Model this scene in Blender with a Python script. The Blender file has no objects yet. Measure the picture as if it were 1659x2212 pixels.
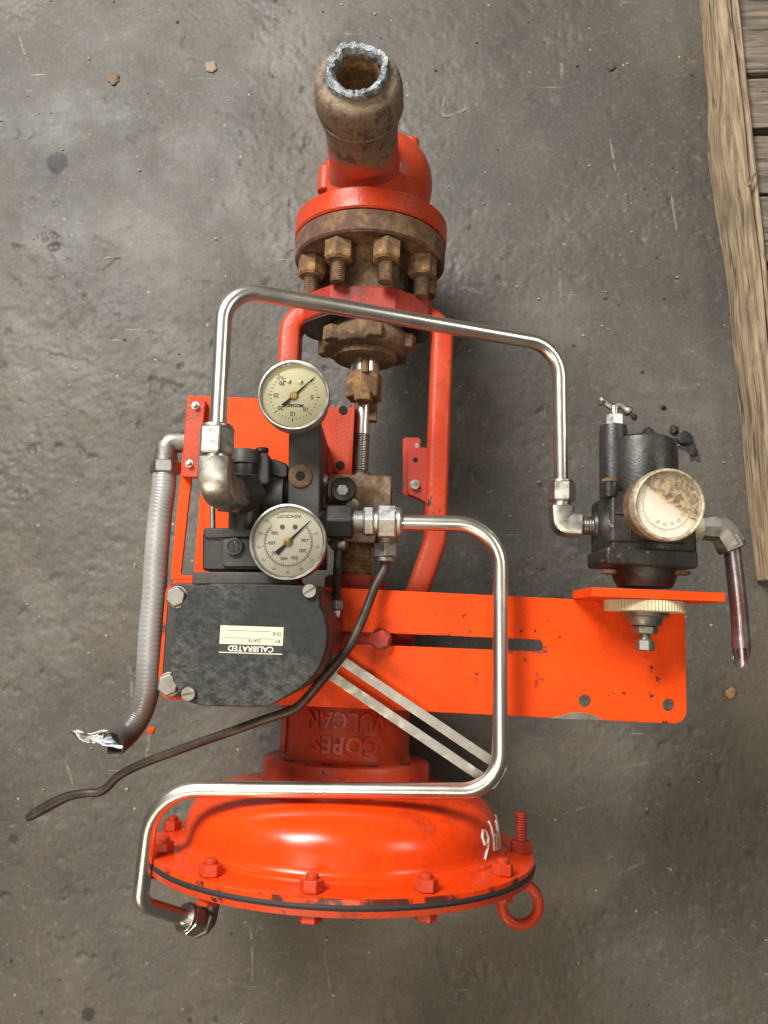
import bpy, bmesh, math, random
from mathutils import Vector, Matrix, Euler, noise
random.seed(7)
PI = math.pi
scn = bpy.context.scene
COL = scn.collection

# ------------------------------------------------------------------ camera
cd = bpy.data.cameras.new('camera')
cam = bpy.data.objects.new('camera', cd); COL.objects.link(cam)
cam.location = (0, 0, 0.884)
cam.rotation_euler = (0.14573, 0, 0)
cd.sensor_fit = 'VERTICAL'; cd.sensor_height = 36.0
cd.lens = 1661.0 / 2212.0 * 36.0
cd.clip_start = 0.01; cd.clip_end = 50
scn.camera = cam
scn.render.resolution_x = 768; scn.render.resolution_y = 1024

# ------------------------------------------------------------------ room light
world = bpy.data.worlds.new('World'); scn.world = world
world.use_nodes = True
bg = world.node_tree.nodes['Background']
bg.inputs[0].default_value = (0.70, 0.68, 0.66, 1); bg.inputs[1].default_value = 0.07

def area(name, loc, target, sx, sy, power, col):
    d = bpy.data.lights.new(name, 'AREA'); d.shape = 'RECTANGLE'
    d.size = sx; d.size_y = sy; d.energy = power; d.color = col
    o = bpy.data.objects.new(name, d); COL.objects.link(o)
    o.location = loc
    o.rotation_euler = (Vector(target) - Vector(loc)).to_track_quat('-Z', 'Y').to_euler()
    return o
area('skylight_lamp', (-0.92, 1.45, 1.80), (0, 0.1, 0), 0.95, 0.65, 74, (1.0, 0.985, 0.96))
area('front_lamp', (-0.85, -1.55, 1.55), (0, 0.0, 0.1), 0.5, 0.25, 15, (1.0, 0.80, 0.55))
area('ceiling_strip_lamp', (-0.40, -0.32, 2.4), (-0.30, -0.10, 0), 1.7, 0.22, 13, (1.0, 0.90, 0.74))
area('side_lamp', (1.6, 0.75, 1.7), (0, 0.1, 0), 0.6, 0.4, 8, (1.0, 0.93, 0.82))
scn.view_settings.view_transform = 'Standard'
scn.view_settings.look = 'None'
scn.view_settings.exposure = 0.45
scn.view_settings.gamma = 1.0

# ------------------------------------------------------------------ materials
class N:
    def __init__(s, name):
        s.m = bpy.data.materials.new(name); s.m.use_nodes = True
        s.t = s.m.node_tree; s.b = s.t.nodes['Principled BSDF']
        s.tc = s.t.nodes.new('ShaderNodeTexCoord'); s.co = s.tc.outputs['Object']
    def new(s, k, **kw):
        n = s.t.nodes.new(k)
        for a, v in kw.items(): setattr(n, a, v)
        return n
    def link(s, a, b): s.t.links.new(a, b)
    def noise(s, scale, detail=4, rough=.6, dist=0, co=None):
        n = s.new('ShaderNodeTexNoise'); n.inputs['Scale'].default_value = scale
        n.inputs['Detail'].default_value = detail; n.inputs['Roughness'].default_value = rough
        n.inputs['Distortion'].default_value = dist
        s.link(co or s.co, n.inputs['Vector']); return n.outputs['Fac']
    def voro(s, scale, feature='F1', co=None, rand=1.0):
        n = s.new('ShaderNodeTexVoronoi', feature=feature); n.inputs['Scale'].default_value = scale
        n.inputs['Randomness'].default_value = rand
        s.link(co or s.co, n.inputs['Vector']); return n
    def ramp(s, x, stops):
        n = s.new('ShaderNodeValToRGB'); e = n.color_ramp.elements
        while len(e) < len(stops): e.new(.5)
        for i, (p, c) in enumerate(stops):
            e[i].position = p
            e[i].color = (c, c, c, 1) if not isinstance(c, tuple) else (c[0], c[1], c[2], 1)
        s.link(x, n.inputs[0]); return n.outputs[0]
    def mix(s, f, a, b, mode='MIX'):
        n = s.new('ShaderNodeMix', data_type='RGBA', blend_type=mode)
        for i, v in ((0, f), (6, a), (7, b)):
            if isinstance(v, (int, float)): n.inputs[i].default_value = v
            elif isinstance(v, tuple): n.inputs[i].default_value = (v[0], v[1], v[2], 1)
            else: s.link(v, n.inputs[i])
        return n.outputs[2]
    def math(s, op, a, b=0.0, clamp=False):
        n = s.new('ShaderNodeMath', operation=op); n.use_clamp = clamp
        for i, v in ((0, a), (1, b)):
            if isinstance(v, (int, float)): n.inputs[i].default_value = v
            else: s.link(v, n.inputs[i])
        return n.outputs[0]
    def mapping(s, scale=(1, 1, 1), rot=(0, 0, 0), loc=(0, 0, 0), co=None):
        n = s.new('ShaderNodeMapping'); n.inputs['Scale'].default_value = scale
        n.inputs['Rotation'].default_value = rot; n.inputs['Location'].default_value = loc
        s.link(co or s.co, n.inputs['Vector']); return n.outputs[0]
    def sep(s, co=None):
        n = s.new('ShaderNodeSeparateXYZ'); s.link(co or s.co, n.inputs[0]); return n.outputs
    def set(s, key, v):
        i = s.b.inputs[key]
        if isinstance(v, (int, float)): i.default_value = v
        elif isinstance(v, tuple): i.default_value = (v[0], v[1], v[2], 1)
        else: s.link(v, i)
    def bump(s, h, strength=.3, dist=.001, prev=None):
        n = s.new('ShaderNodeBump'); n.inputs['Strength'].default_value = strength
        n.inputs['Distance'].default_value = dist; s.link(h, n.inputs['Height'])
        if prev: s.link(prev, n.inputs['Normal'])
        s.link(n.outputs[0], s.b.inputs['Normal']); return n.outputs[0]

def painted(name, base, dark, grime=(.035, .025, .02), g0=.58, g1=.78, chip=.72, rough=.38, cast=.25, chipcol=(.03, .022, .018), spec=.5, dust=0.0, dustcol=(.40, .15, .09), rvar=1.0):
    k = N(name)
    c = k.mix(k.ramp(k.noise(9, 3), [(.3, 0.0), (.75, 1.0)]), base, dark)
    gr = k.ramp(k.noise(26, 7, .7, .6), [(g0, 0.0), (g1, .85)])
    c = k.mix(gr, c, grime)
    if dust: c = k.mix(k.ramp(k.noise(17, 5, .65), [(.38, 0.0), (.68, dust)]), c, dustcol)
    fine = k.ramp(k.noise(240, 3), [(.35, .0), (.8, .22)])
    c = k.mix(fine, c, grime)
    reg = k.ramp(k.noise(14, 2), [(.5, 0.0), (.62, 1.0)])
    ch = k.ramp(k.noise(110, 4, .65), [(chip, 0.0), (chip + .015, 1.0)])
    ch = k.math('MULTIPLY', ch, reg)
    c = k.mix(ch, c, chipcol)
    k.set('Base Color', c)
    k.set('Roughness', k.ramp(k.noise(40, 4), [(.3, rough - .08 * rvar), (.75, rough + .22 * rvar)]))
    k.set('Specular IOR Level', spec)
    h = k.math('ADD', k.noise(420, 2), k.math('MULTIPLY', ch, -1.5))
    k.bump(h, cast, .0008)
    return k.m
def rusty(name, a, b, c3, rough=.85, scale=60, metal=0.0, bump=.5):
    k = N(name)
    n1 = k.noise(scale, 8, .7, .5)
    c = k.ramp(n1, [(.28, c3), (.45, a), (.6, b), (.78, a)])
    c = k.mix(k.ramp(k.noise(scale * 5, 3), [(.45, 0.0), (.7, .55)]), c, c3)
    k.set('Base Color', c); k.set('Roughness', rough); k.set('Metallic', metal)
    k.bump(k.noise(scale * 6, 5, .7), bump, .0012)
    return k.m
def metal(name, col, rough=.25, tarnish=(.25, .2, .14), amt=.35, bump=.05, scale=70, aniso=None):
    k = N(name)
    f = k.ramp(k.noise(scale, 6, .7, .4), [(.42, 0.0), (.75, amt)])
    k.set('Base Color', k.mix(f, col, tarnish)); k.set('Metallic', 1.0)
    k.set('Roughness', k.ramp(k.noise(scale * 1.7, 5), [(.3, rough * (.92 if not bump else .75)), (.8, rough * (1.2 if not bump else 1.7))]))
    if bump: k.bump(k.noise(700, 2), bump, .0004)
    return k.m
def plain(name, col, rough=.5, metallic=0.0, var=.25, scale=60, bump=.15):
    k = N(name)
    d = tuple(x * (1 - var) for x in col)
    k.set('Base Color', k.mix(k.ramp(k.noise(scale, 5), [(.3, 0.0), (.7, 1.0)]), col, d))
    k.set('Roughness', rough); k.set('Metallic', metallic)
    if bump: k.bump(k.noise(500, 2), bump, .0005)
    return k.m

RED = painted('cast_red_paint', (.56, .043, .008), (.42, .032, .007), dust=.40, dustcol=(.28, .085, .048), cast=.35, g0=.56, g1=.80, chip=.625, rough=.33, spec=.28)
DOME = painted('casing_red_paint', (.84, .060, .003), (.68, .042, .003), g0=.53, g1=.90, chip=.665, rough=.23, cast=.05, spec=.36, grime=(.10, .016, .008), rvar=.45, dust=.0)
def _rim(m):
    k = N('tmp'); k.m = m; k.t = m.node_tree; k.b = k.t.nodes['Principled BSDF']
    k.tc = k.new('ShaderNodeTexCoord'); k.co = k.tc.outputs['Object']
    old = k.b.inputs['Base Color'].links[0].from_socket
    x, y, z = k.sep(); dz = k.math('SUBTRACT', z, .168)
    rr = k.math('SQRT', k.math('ADD', k.math('MULTIPLY', x, x), k.math('MULTIPLY', dz, dz)))
    f = k.math('MULTIPLY', k.math('SUBTRACT', rr, .1655), 900.0, True)
    f = k.math('MULTIPLY', f, k.ramp(k.noise(38, 7, .7, .3), [(.48, 0.0), (.56, .9)]))
    k.link(k.mix(f, old, (.022, .018, .016)), k.b.inputs['Base Color'])
    st = k.noise(30, 6, .7, 1.2, k.mapping((1, 2.2, 1), (0, 0, .4)))
    return m
_rim(DOME)
REDW = painted('worn_red_paint', (.42, .034, .015), (.28, .026, .015), g0=.48, g1=.74, chip=.66, rough=.5, cast=.5, spec=.35)
def _plate():
    m = painted('plate_orange_wear', (.80, .066, .003), (.68, .052, .004), g0=.58, g1=.95, chip=.635, rough=.46, cast=.05, spec=.14)
    k = N('tmp'); k.m = m; k.t = m.node_tree; k.b = k.t.nodes['Principled BSDF']
    k.tc = k.new('ShaderNodeTexCoord'); k.co = k.tc.outputs['Object']
    old = k.b.inputs['Base Color'].links[0].from_socket
    x, y, z = k.sep()
    d = k.math('ABSOLUTE', k.math('SUBTRACT', y, .1802))
    band = k.math('SUBTRACT', 1.0, k.math('MULTIPLY', d, 75.0), True)
    wear = k.ramp(k.math('ADD', k.noise(55, 6, .7, .5, k.mapping((.6, 1.4, 1))), k.math('MULTIPLY', band, .30)), [(.70, 0.0), (.80, .85)])
    c = k.mix(k.math('MULTIPLY', wear, k.math('MULTIPLY', k.ramp(band, [(.05, 0.0), (.3, 1.0)]), k.math('LESS_THAN', x, .166))), old, (.055, .035, .026))
    grease = k.ramp(k.math('ADD', k.noise(20, 5, .6, .6), k.math('MULTIPLY', k.math('SUBTRACT', .06, k.math('ABSOLUTE', k.math('SUBTRACT', x, .02))), 3.0)), [(.60, 0.0), (.80, .55)])
    c = k.mix(grease, c, (.22, .034, .012))
    for ang, sc in ((.5, 1.0), (1.0, 1.3), (-.3, .9)):
        s1 = k.ramp(k.noise(1.0, 2, .5, .3, k.mapping((10 * sc, 260 * sc, 1), (0, 0, ang))), [(.74, 0.0), (.80, .6)])
        c = k.mix(k.math('MULTIPLY', s1, k.ramp(k.noise(35, 3), [(.45, 0.0), (.6, 1.0)])), c, (.16, .03, .015))
    k.link(c, k.b.inputs['Base Color'])
    return m
PLATE = _plate()
ORANGE = painted('plate_orange_paint', (.80, .066, .003), (.70, .054, .003), g0=.66, g1=.92, chip=.70, rough=.48, cast=.04, spec=.14)
RUST = rusty('brown_rust', (.105, .058, .030), (.20, .120, .055), (.045, .028, .017))
RUSTD = rusty('dark_rust_edge', (.095, .046, .028), (.19, .105, .042), (.05, .028, .018), scale=45)
RUSTO = rusty('ochre_rust', (.135, .072, .034), (.30, .165, .056), (.065, .038, .022), scale=80)
BLOCKM = rusty('rust_stained_steel', (.21, .125, .068), (.36, .28, .195), (.10, .046, .020), rough=.6, scale=48, metal=.25, bump=.25)
STEEL = metal('stainless_tube', (.78, .75, .69), .30, (.55, .46, .32), .45, .0, 22)
NICKEL = metal('fitting_steel', (.50, .49, .45), .34, (.26, .23, .18), .5, .08)
ZINC = metal('zinc_plate', (.56, .56, .55), .38, (.30, .28, .24), .5, .1)
DULL = metal('dull_grey_metal', (.30, .29, .26), .48, (.16, .14, .11), .6, .15)
STRIP = metal('bare_strip_metal', (.40, .39, .36), .46, (.28, .25, .19), .5, .06)
BLACK = painted('black_enamel', (.010, .010, .010), (.017, .016, .014), grime=(.10, .085, .06), g0=.56, g1=.95, chip=.70, rough=.36, cast=.12, chipcol=(.16, .13, .09))
REGB = painted('grimy_black_casting', (.010, .010, .010), (.020, .019, .016), grime=(.085, .068, .045), g0=.52, g1=.86, chip=.64, rough=.34, cast=.35, chipcol=(.20, .18, .15))
BLACKM = painted('dark_grey_casting', (.024, .023, .021), (.036, .034, .030), grime=(.10, .085, .06), g0=.55, g1=1.0, chip=.73, rough=.5, cast=.3, chipcol=(.20, .17, .12))
LETTER = painted('lettering_red_paint', (.58, .046, .010), (.46, .036, .010), g0=.5, g1=.8, chip=.66, rough=.36, cast=.3, spec=.35)
GASKET = plain('black_gasket', (.018, .016, .016), .7)
def _scraped(m):
    k = N('tmp'); k.m = m; k.t = m.node_tree; k.b = k.t.nodes['Principled BSDF']
    k.tc = k.new('ShaderNodeTexCoord'); k.co = k.tc.outputs['Object']
    old = k.b.inputs['Base Color'].links[0].from_socket
    f = k.ramp(k.noise(26, 6, .6, .6), [(.66, 0.0), (.71, .8)])
    k.link(k.mix(f, old, (.36, .17, .12)), k.b.inputs['Base Color']); return m
COPPER = rusty('oxidised_copper', (.045, .036, .030), (.080, .060, .047), (.028, .023, .020), rough=.5, scale=40, metal=.5, bump=.1)
COPPERB = rusty('purple_copper', (.33, .22, .21), (.42, .41, .44), (.27, .12, .09), rough=.28, scale=24, metal=.92, bump=.08)
_scraped(COPPER)
SLAG = rusty('torch_slag', (.20, .22, .23), (.42, .46, .48), (.045, .04, .034), rough=.42, scale=120, metal=.7, bump=.8)
DARK = plain('dark_bore', (.010, .008, .007), .9)
CREAM = plain('cream_plastic', (.58, .50, .33), .5, var=.35)
DIAL = plain('cream_dial', (.93, .88, .62), .6, var=.06, scale=30, bump=0)
DIALW = plain('white_dial', (.92, .88, .77), .6, var=.08, scale=30, bump=0)
PRINT = plain('black_print', (.02, .02, .02), .6, var=0, bump=0)
PRINTG = plain('faded_print', (.20, .16, .12), .6, var=.3, bump=0)
WHITE = plain('white_paint', (.66, .64, .58), .55, var=.15, scale=200, bump=0)
BRASS = metal('brass_hub', (.60, .42, .16), .38, (.35, .22, .08), .5, .05)
FOIL = metal('torn_foil', (.42, .46, .51), .30, (.25, .25, .25), .4, .1)
CONDUIT = None
def _conduit():
    k = N('vinyl_conduit')
    c = k.mix(k.ramp(k.noise(22, 4), [(.35, 0.0), (.7, 1.0)]), (.29, .288, .285), (.38, .375, .365))
    y = k.sep()[1]
    c = k.mix(k.ramp(k.math('MULTIPLY', y, 1.0), [(.13, (.085, .06, .065)), (.20, (1.0, 1.0, 1.0))]), (.07, .052, .055), c) if False else c
    burnt = k.math('SUBTRACT', .160, y); burnt = k.math('MULTIPLY', burnt, 14.0, True)
    c = k.mix(burnt, c, (.075, .055, .048))
    k.set('Base Color', c); k.set('Roughness', .36); k.set('Specular IOR Level', .6); k.set('Metallic', .25)
    k.bump(k.noise(150, 4), .15, .0006)
    return k.m
CONDUIT = _conduit()
def _cover():
    k = N('mottled_black_cover')
    big = k.ramp(k.noise(14, 5, .6), [(.36, .1), (.62, 1.0)])
    fl = k.ramp(k.noise(150, 7, .78, .1, k.mapping((.8, 1.2, 1), (0, 0, .7))), [(.42, 0.0), (.60, 1.0)])
    c = k.mix(k.math('MULTIPLY', big, fl), (.014, .015, .014), (.090, .090, .084))
    c = k.mix(k.ramp(k.noise(330, 3), [(.66, 0.0), (.71, .8)]), c, (.014, .014, .014))
    k.set('Base Color', c); k.set('Specular IOR Level', .3); k.set('Roughness', k.ramp(k.noise(60, 4), [(.3, .45), (.7, .7)]))
    k.bump(k.noise(380, 4), .12, .0006)
    return k.m
COVER = _cover()
def _burnt():
    k = N('scorched_pipe_steel')
    n = k.noise(58, 9, .78, .1)
    c = k.ramp(n, [(.30, (.030, .024, .019)), (.42, (.095, .070, .048)), (.52, (.23, .175, .115)), (.60, (.13, .085, .052)), (.76, (.05, .035, .026))])
    z = k.sep()[2]
    t = k.math('ADD', z, k.math('MULTIPLY', k.math('SUBTRACT', k.noise(45, 5), .5), .03))
    f = k.math('MULTIPLY', k.math('SUBTRACT', t, .236), 60.0, True)
    paint = k.mix(k.ramp(k.noise(60, 5), [(.42, 0.0), (.7, .75)]), (.52, .048, .022), (.20, .10, .06))
    k.set('Base Color', k.mix(f, paint, c)); k.set('Roughness', .62)
    k.set('Metallic', k.math('MULTIPLY', f, .3))
    k.bump(k.noise(260, 6, .7), .5, .0012)
    return k.m
BURNT = _burnt()
def _glass():
    k = N('gauge_glass')
    k.t.nodes.remove(k.b)
    tr = k.new('ShaderNodeBsdfTransparent'); tr.inputs[0].default_value = (.97, .97, .95, 1)
    gl = k.new('ShaderNodeBsdfGlossy'); gl.inputs['Roughness'].default_value = .06
    fr = k.new('ShaderNodeFresnel'); fr.inputs[0].default_value = 1.45
    mx = k.new('ShaderNodeMixShader'); k.link(fr.outputs[0], mx.inputs[0])
    k.link(tr.outputs[0], mx.inputs[1]); k.link(gl.outputs[0], mx.inputs[2])
    k.link(mx.outputs[0], k.t.nodes['Material Output'].inputs[0])
    return k.m
GLASS = _glass()
def _fouled():
    k = N('fouled_glass')
    k.t.nodes.remove(k.b)
    tr = k.new('ShaderNodeBsdfTransparent'); df = k.new('ShaderNodeBsdfDiffuse'); df.inputs[0].default_value = (.80, .74, .62, 1)
    mx = k.new('ShaderNodeMixShader'); k.link(k.ramp(k.noise(90, 5), [(.3, .02), (.7, .10)]), mx.inputs[0])
    k.link(tr.outputs[0], mx.inputs[1]); k.link(df.outputs[0], mx.inputs[2]); k.link(mx.outputs[0], k.t.nodes['Material Output'].inputs[0])
    return k.m
FOULED = _fouled()
def _stain():
    k = N('rust_fouled_dial')
    x, y, z = k.sep()
    d = k.math('ADD', k.math('MULTIPLY', x, .55), k.math('MULTIPLY', y, .85))
    d = k.math('ADD', d, k.math('MULTIPLY', k.math('SUBTRACT', k.noise(120, 6, .7), .5), .010))
    haze = k.math('MULTIPLY', k.math('ADD', d, .008), 90.0, True)
    f = k.math('MULTIPLY', k.math('ADD', d, -.0015), 500.0, True)
    n = k.noise(260, 7, .75, .5)
    dirt = k.ramp(n, [(.40, (.025, .018, .012)), (.48, (.14, .085, .036)), (.55, (.34, .23, .095)), (.72, (.52, .40, .20))])
    c = k.mix(haze, (.64, .60, .51), (.50, .41, .28))
    k.set('Base Color', k.mix(f, c, dirt)); k.set('Roughness', .6)
    return k.m
STAIN = _stain()

SPOTS = [((-0.4072, 0.5696, 0.0000)[:2], .0145, .92), ((0.3545, 0.2113, 0.0000)[:2], .0120, .95), ((0.3444, 0.2258, 0.0000)[:2], .0060, .9), ((0.3646, 0.1962, 0.0000)[:2], .0080, .8), ((0.3114, 0.2213, 0.0000)[:2], .0100, .9), ((0.2315, 0.1005, 0.0000)[:2], .020, .5), ((-0.3139, -0.4081, 0.0000)[:2], .0085, .9), ((-0.1788, -0.4126, 0.0000)[:2], .0060, .8), ((0.1055, 0.4839, 0.0000)[:2], .0050, .7), ((-0.4048, -0.2315, 0.0000)[:2], .0045, .7)]
def _floor():
    k = N('worn_concrete')
    c = k.ramp(k.noise(2.6, 6, .62, .4), [(.30, (.044, .039, .032)), (.48, (.086, .078, .066)), (.68, (.156, .144, .124))])
    stain = k.ramp(k.noise(5.0, 7, .62, .8), [(.44, 0.0), (.64, .72)])
    c = k.mix(stain, c, (.062, .057, .050))
    c = k.mix(k.ramp(k.noise(3.4, 6, .6, .5), [(.50, 0.0), (.70, .55)]), c, (.105, .084, .060))
    sp = k.noise(210, 6, .8)
    c = k.mix(k.ramp(sp, [(.54, 0.0), (.72, .45)]), c, (.215, .195, .16))
    c = k.mix(k.ramp(sp, [(.30, .7), (.46, 0.0)]), c, (.045, .041, .036))
    mid = k.noise(70, 5, .7, .4)
    c = k.mix(k.ramp(mid, [(.55, 0.0), (.72, .35)]), c, (.055, .049, .042))
    c = k.mix(k.ramp(mid, [(.30, .30), (.42, 0.0)]), c, (.22, .205, .18))
    v = k.voro(95); g = k.ramp(v.outputs['Distance'], [(.08, 1.0), (.15, 0.0)])
    sel = k.ramp(v.outputs['Color'], [(.82, 0.0), (.88, .8)])
    c = k.mix(k.math('MULTIPLY', g, sel), c, (.40, .36, .28))
    v2 = k.voro(420); g2 = k.ramp(v2.outputs['Distance'], [(.16, .8), (.28, 0.0)])
    sel2 = k.ramp(v2.outputs['Color'], [(.88, 0.0), (.92, .8)])
    c = k.mix(k.math('MULTIPLY', g2, sel2), c, (.36, .34, .29))
    warp = k.mapping((1, 1.5, 1), (0, 0, .15))
    pn = k.noise(21, 8, .68, .4, warp)
    pit = k.ramp(pn, [(.56, 0.0), (.68, 1.0)])
    c = k.mix(k.math('MULTIPLY', pit, .35), c, (.085, .066, .046))
    for ang, sc in ((.35, 1.0), (1.25, 1.4), (-.6, .8)):
        co = k.mapping((7 * sc, 130 * sc, 1), (0, 0, ang))
        s1 = k.ramp(k.noise(1.0, 3, .5, .2, co), [(.71, 0.0), (.78, .6)])
        c = k.mix(k.math('MULTIPLY', s1, k.ramp(k.noise(60, 3), [(.4, 0.0), (.6, 1.0)])), c, (.34, .31, .25))
    # soaked-in tar and soot spots
    x, y, z = k.sep(); wob = k.math('MULTIPLY', k.math('SUBTRACT', k.noise(75, 6, .7), .5), .022)
    for (px, py), rad, am in SPOTS:
        dx = k.math('SUBTRACT', x, px); dy = k.math('SUBTRACT', y, py)
        d = k.math('SQRT', k.math('ADD', k.math('MULTIPLY', dx, dx), k.math('MULTIPLY', dy, dy)))
        f = k.math('MULTIPLY', k.math('SUBTRACT', rad, k.math('ADD', d, wob)), 420.0, True)
        c = k.mix(k.math('MULTIPLY', f, am), c, (.020, .020, .021))
    k.set('Base Color', c)
    k.set('Roughness', k.ramp(k.noise(9, 6), [(.3, .44), (.72, .74)]))
    k.set('Specular IOR Level', .36)
    k.bump(k.noise(520, 4, .7), .35, .0008)
    return k.m
FLOORM = _floor()
def _wood(name, a, b, along):
    k = N(name)
    sc = (38, 3.0, 38) if along == 'Y' else (3.0, 38, 38)
    co = k.mapping(sc)
    g = k.noise(5, 8, .65, .6, co)
    c = k.ramp(g, [(.30, tuple(x * .38 for x in a)), (.45, a), (.62, b), (.8, tuple(x * .8 for x in b))])
    cr = k.ramp(k.noise(3.2, 4, .55, .3, co), [(.60, 0.0), (.66, .9)])
    c = k.mix(cr, c, tuple(x * .2 for x in a))
    c = k.mix(k.ramp(k.noise(12, 4), [(.5, 0.0), (.75, .5)]), c, tuple(x * .55 for x in a))
    k.set('Base Color', c); k.set('Roughness', .8)
    k.bump(g, .5, .003)
    return k.m
WOOD = _wood('weathered_beam_wood', (.19, .135, .082), (.35, .265, .165), 'Y')
WOODX = _wood('weathered_board_wood', (.12, .096, .070), (.22, .180, .135), 'X')

# ------------------------------------------------------------------ mesh helpers
def V(p): return Vector(p)
def frame(axis):
    a = V(axis).normalized()
    ref = Vector((0, 0, 1)) if abs(a.z) < .9 else Vector((0, 1, 0))
    u = ref.cross(a).normalized(); w = a.cross(u)
    return a, u, w
class MB:
    def __init__(s): s.v = []; s.f = []
    def add(s, vs, fs):
        o = len(s.v); s.v += [tuple(x) for x in vs]; s.f += [tuple(i + o for i in f) for f in fs]; return s
    def lathe(s, o, axis, prof, n=32, caps=True, phase=0.0):
        a, u, w = frame(axis); o = V(o); vs = []
        for r, t in prof:
            for i in range(n):
                an = phase + 2 * PI * i / n
                vs.append(o + a * t + (u * math.cos(an) + w * math.sin(an)) * r)
        fs = []
        for j in range(len(prof) - 1):
            for i in range(n):
                i2 = (i + 1) % n
                fs.append((j * n + i, j * n + i2, (j + 1) * n + i2, (j + 1) * n + i))
        if caps:
            fs.append(tuple(range(n - 1, -1, -1))); fs.append(tuple((len(prof) - 1) * n + i for i in range(n)))
        return s.add(vs, fs)
    def cyl(s, p0, p1, r0, r1=None, n=24, phase=0.0):
        d = V(p1) - V(p0)
        return s.lathe(p0, d, [(r0, 0), (r0 if r1 is None else r1, d.length)], n, True, phase)
    def hexa(s, p0, p1, r, phase=0.0):
        d = V(p1) - V(p0); L = d.length; c = min(.18 * r, L * .3)
        return s.lathe(p0, d, [(r * .90, 0), (r, c * .6), (r, L - c * .6), (r * .90, L)], 6, True, phase)
    def thread(s, p0, p1, r, pitch=.0015, n=20, depth=.09):
        d = V(p1) - V(p0); L = d.length; k = max(2, int(L / pitch)); pr = []
        for i in range(k): pr += [(r * (1 - depth), L * i / k), (r, L * (i + .5) / k)]
        pr.append((r * (1 - depth), L))
        return s.lathe(p0, d, pr, n)
    def box(s, x0, x1, y0, y1, z0, z1):
        vs = [(x, y, z) for z in (z0, z1) for y in (y0, y1) for x in (x0, x1)]
        return s.add(vs, [(0, 2, 3, 1), (4, 5, 7, 6), (0, 1, 5, 4), (2, 6, 7, 3), (0, 4, 6, 2), (1, 3, 7, 5)])
    def prism(s, pts, fn, a, b):
        n = len(pts)
        vs = [fn(p[0], p[1], a) for p in pts] + [fn(p[0], p[1], b) for p in pts]
        fs = [tuple(range(n - 1, -1, -1)), tuple(range(n, 2 * n))] + [(i, (i + 1) % n, n + (i + 1) % n, n + i) for i in range(n)]
        return s.add(vs, fs)
    def tube(s, path, r, n=16, caps=True, sect=None):
        path = [V(p) for p in path]; m = len(path)
        rad = r if isinstance(r, (list, tuple)) else [r] * m
        t0 = (path[1] - path[0]).normalized(); a, u, w = frame(t0)
        vs = []
        for i, p in enumerate(path):
            t = (path[min(i + 1, m - 1)] - path[max(i - 1, 0)]).normalized()
            q = a.rotation_difference(t); u = q @ u; u = (u - t * u.dot(t)).normalized(); w = t.cross(u); a = t
            for j in range(n if not sect else len(sect)):
                if sect: cu, cw = sect[j]
                else:
                    an = 2 * PI * j / n; cu, cw = math.cos(an) * rad[i], math.sin(an) * rad[i]
                vs.append(p + u * cu + w * cw)
        n = n if not sect else len(sect); fs = []
        for i in range(m - 1):
            for j in range(n):
                j2 = (j + 1) % n
                fs.append((i * n + j, i * n + j2, (i + 1) * n + j2, (i + 1) * n + j))
        if caps: fs.append(tuple(range(n - 1, -1, -1))); fs.append(tuple((m - 1) * n + j for j in range(n)))
        return s.add(vs, fs)
    def torus(s, c, axis, R, r, n=40, m=14):
        a, u, w = frame(axis); c = V(c); vs = []; fs = []
        for i in range(n):
            an = 2 * PI * i / n; d = u * math.cos(an) + w * math.sin(an)
            for j in range(m):
                b = 2 * PI * j / m; vs.append(c + d * (R + r * math.cos(b)) + a * (r * math.sin(b)))
        for i in range(n):
            for j in range(m):
                fs.append((i * m + j, ((i + 1) % n) * m + j, ((i + 1) % n) * m + (j + 1) % m, i * m + (j + 1) % m))
        return s.add(vs, fs)
    def ball(s, c, rx, ry, rz, n=28, m=16):
        vs = []; fs = []
        for j in range(m + 1):
            th = PI * j / m; st = max(math.sin(th), 1e-4)
            for i in range(n):
                ph = 2 * PI * i / n
                vs.append((c[0] + rx * st * math.cos(ph), c[1] + ry * st * math.sin(ph), c[2] + rz * math.cos(th)))
        for j in range(m):
            for i in range(n): fs.append((j * n + i, (j + 1) * n + i, (j + 1) * n + (i + 1) % n, j * n + (i + 1) % n))
        return s.add(vs, fs)
    def mesh(s, name, ang=35):
        me = bpy.data.meshes.new(name); me.from_pydata(s.v, [], s.f)
        bm = bmesh.new(); bm.from_mesh(me); bmesh.ops.recalc_face_normals(bm, faces=bm.faces); bm.to_mesh(me); bm.free()
        me.polygons.foreach_set('use_smooth', [True] * len(me.polygons))
        me.set_sharp_from_angle(angle=math.radians(ang))
        return me
def link(name, me, mat, parent=None, bevel=0, loc=None, rot=None):
    o = bpy.data.objects.new(name, me); COL.objects.link(o)
    if mat and not len(me.materials): me.materials.append(mat)
    if parent: o.parent = parent
    if loc is not None: o.location = loc
    if rot is not None: o.rotation_euler = rot
    if bevel:
        b = o.modifiers.new('edge', 'BEVEL'); b.width = bevel; b.segments = 2; b.limit_method = 'ANGLE'; b.angle_limit = math.radians(40)
        b.harden_normals = False
    return o
def part(name, mb, mat, parent=None, bevel=0, loc=None, rot=None, ang=35):
    return link(name, mb.mesh(name, ang), mat, parent, bevel, loc, rot)
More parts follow.
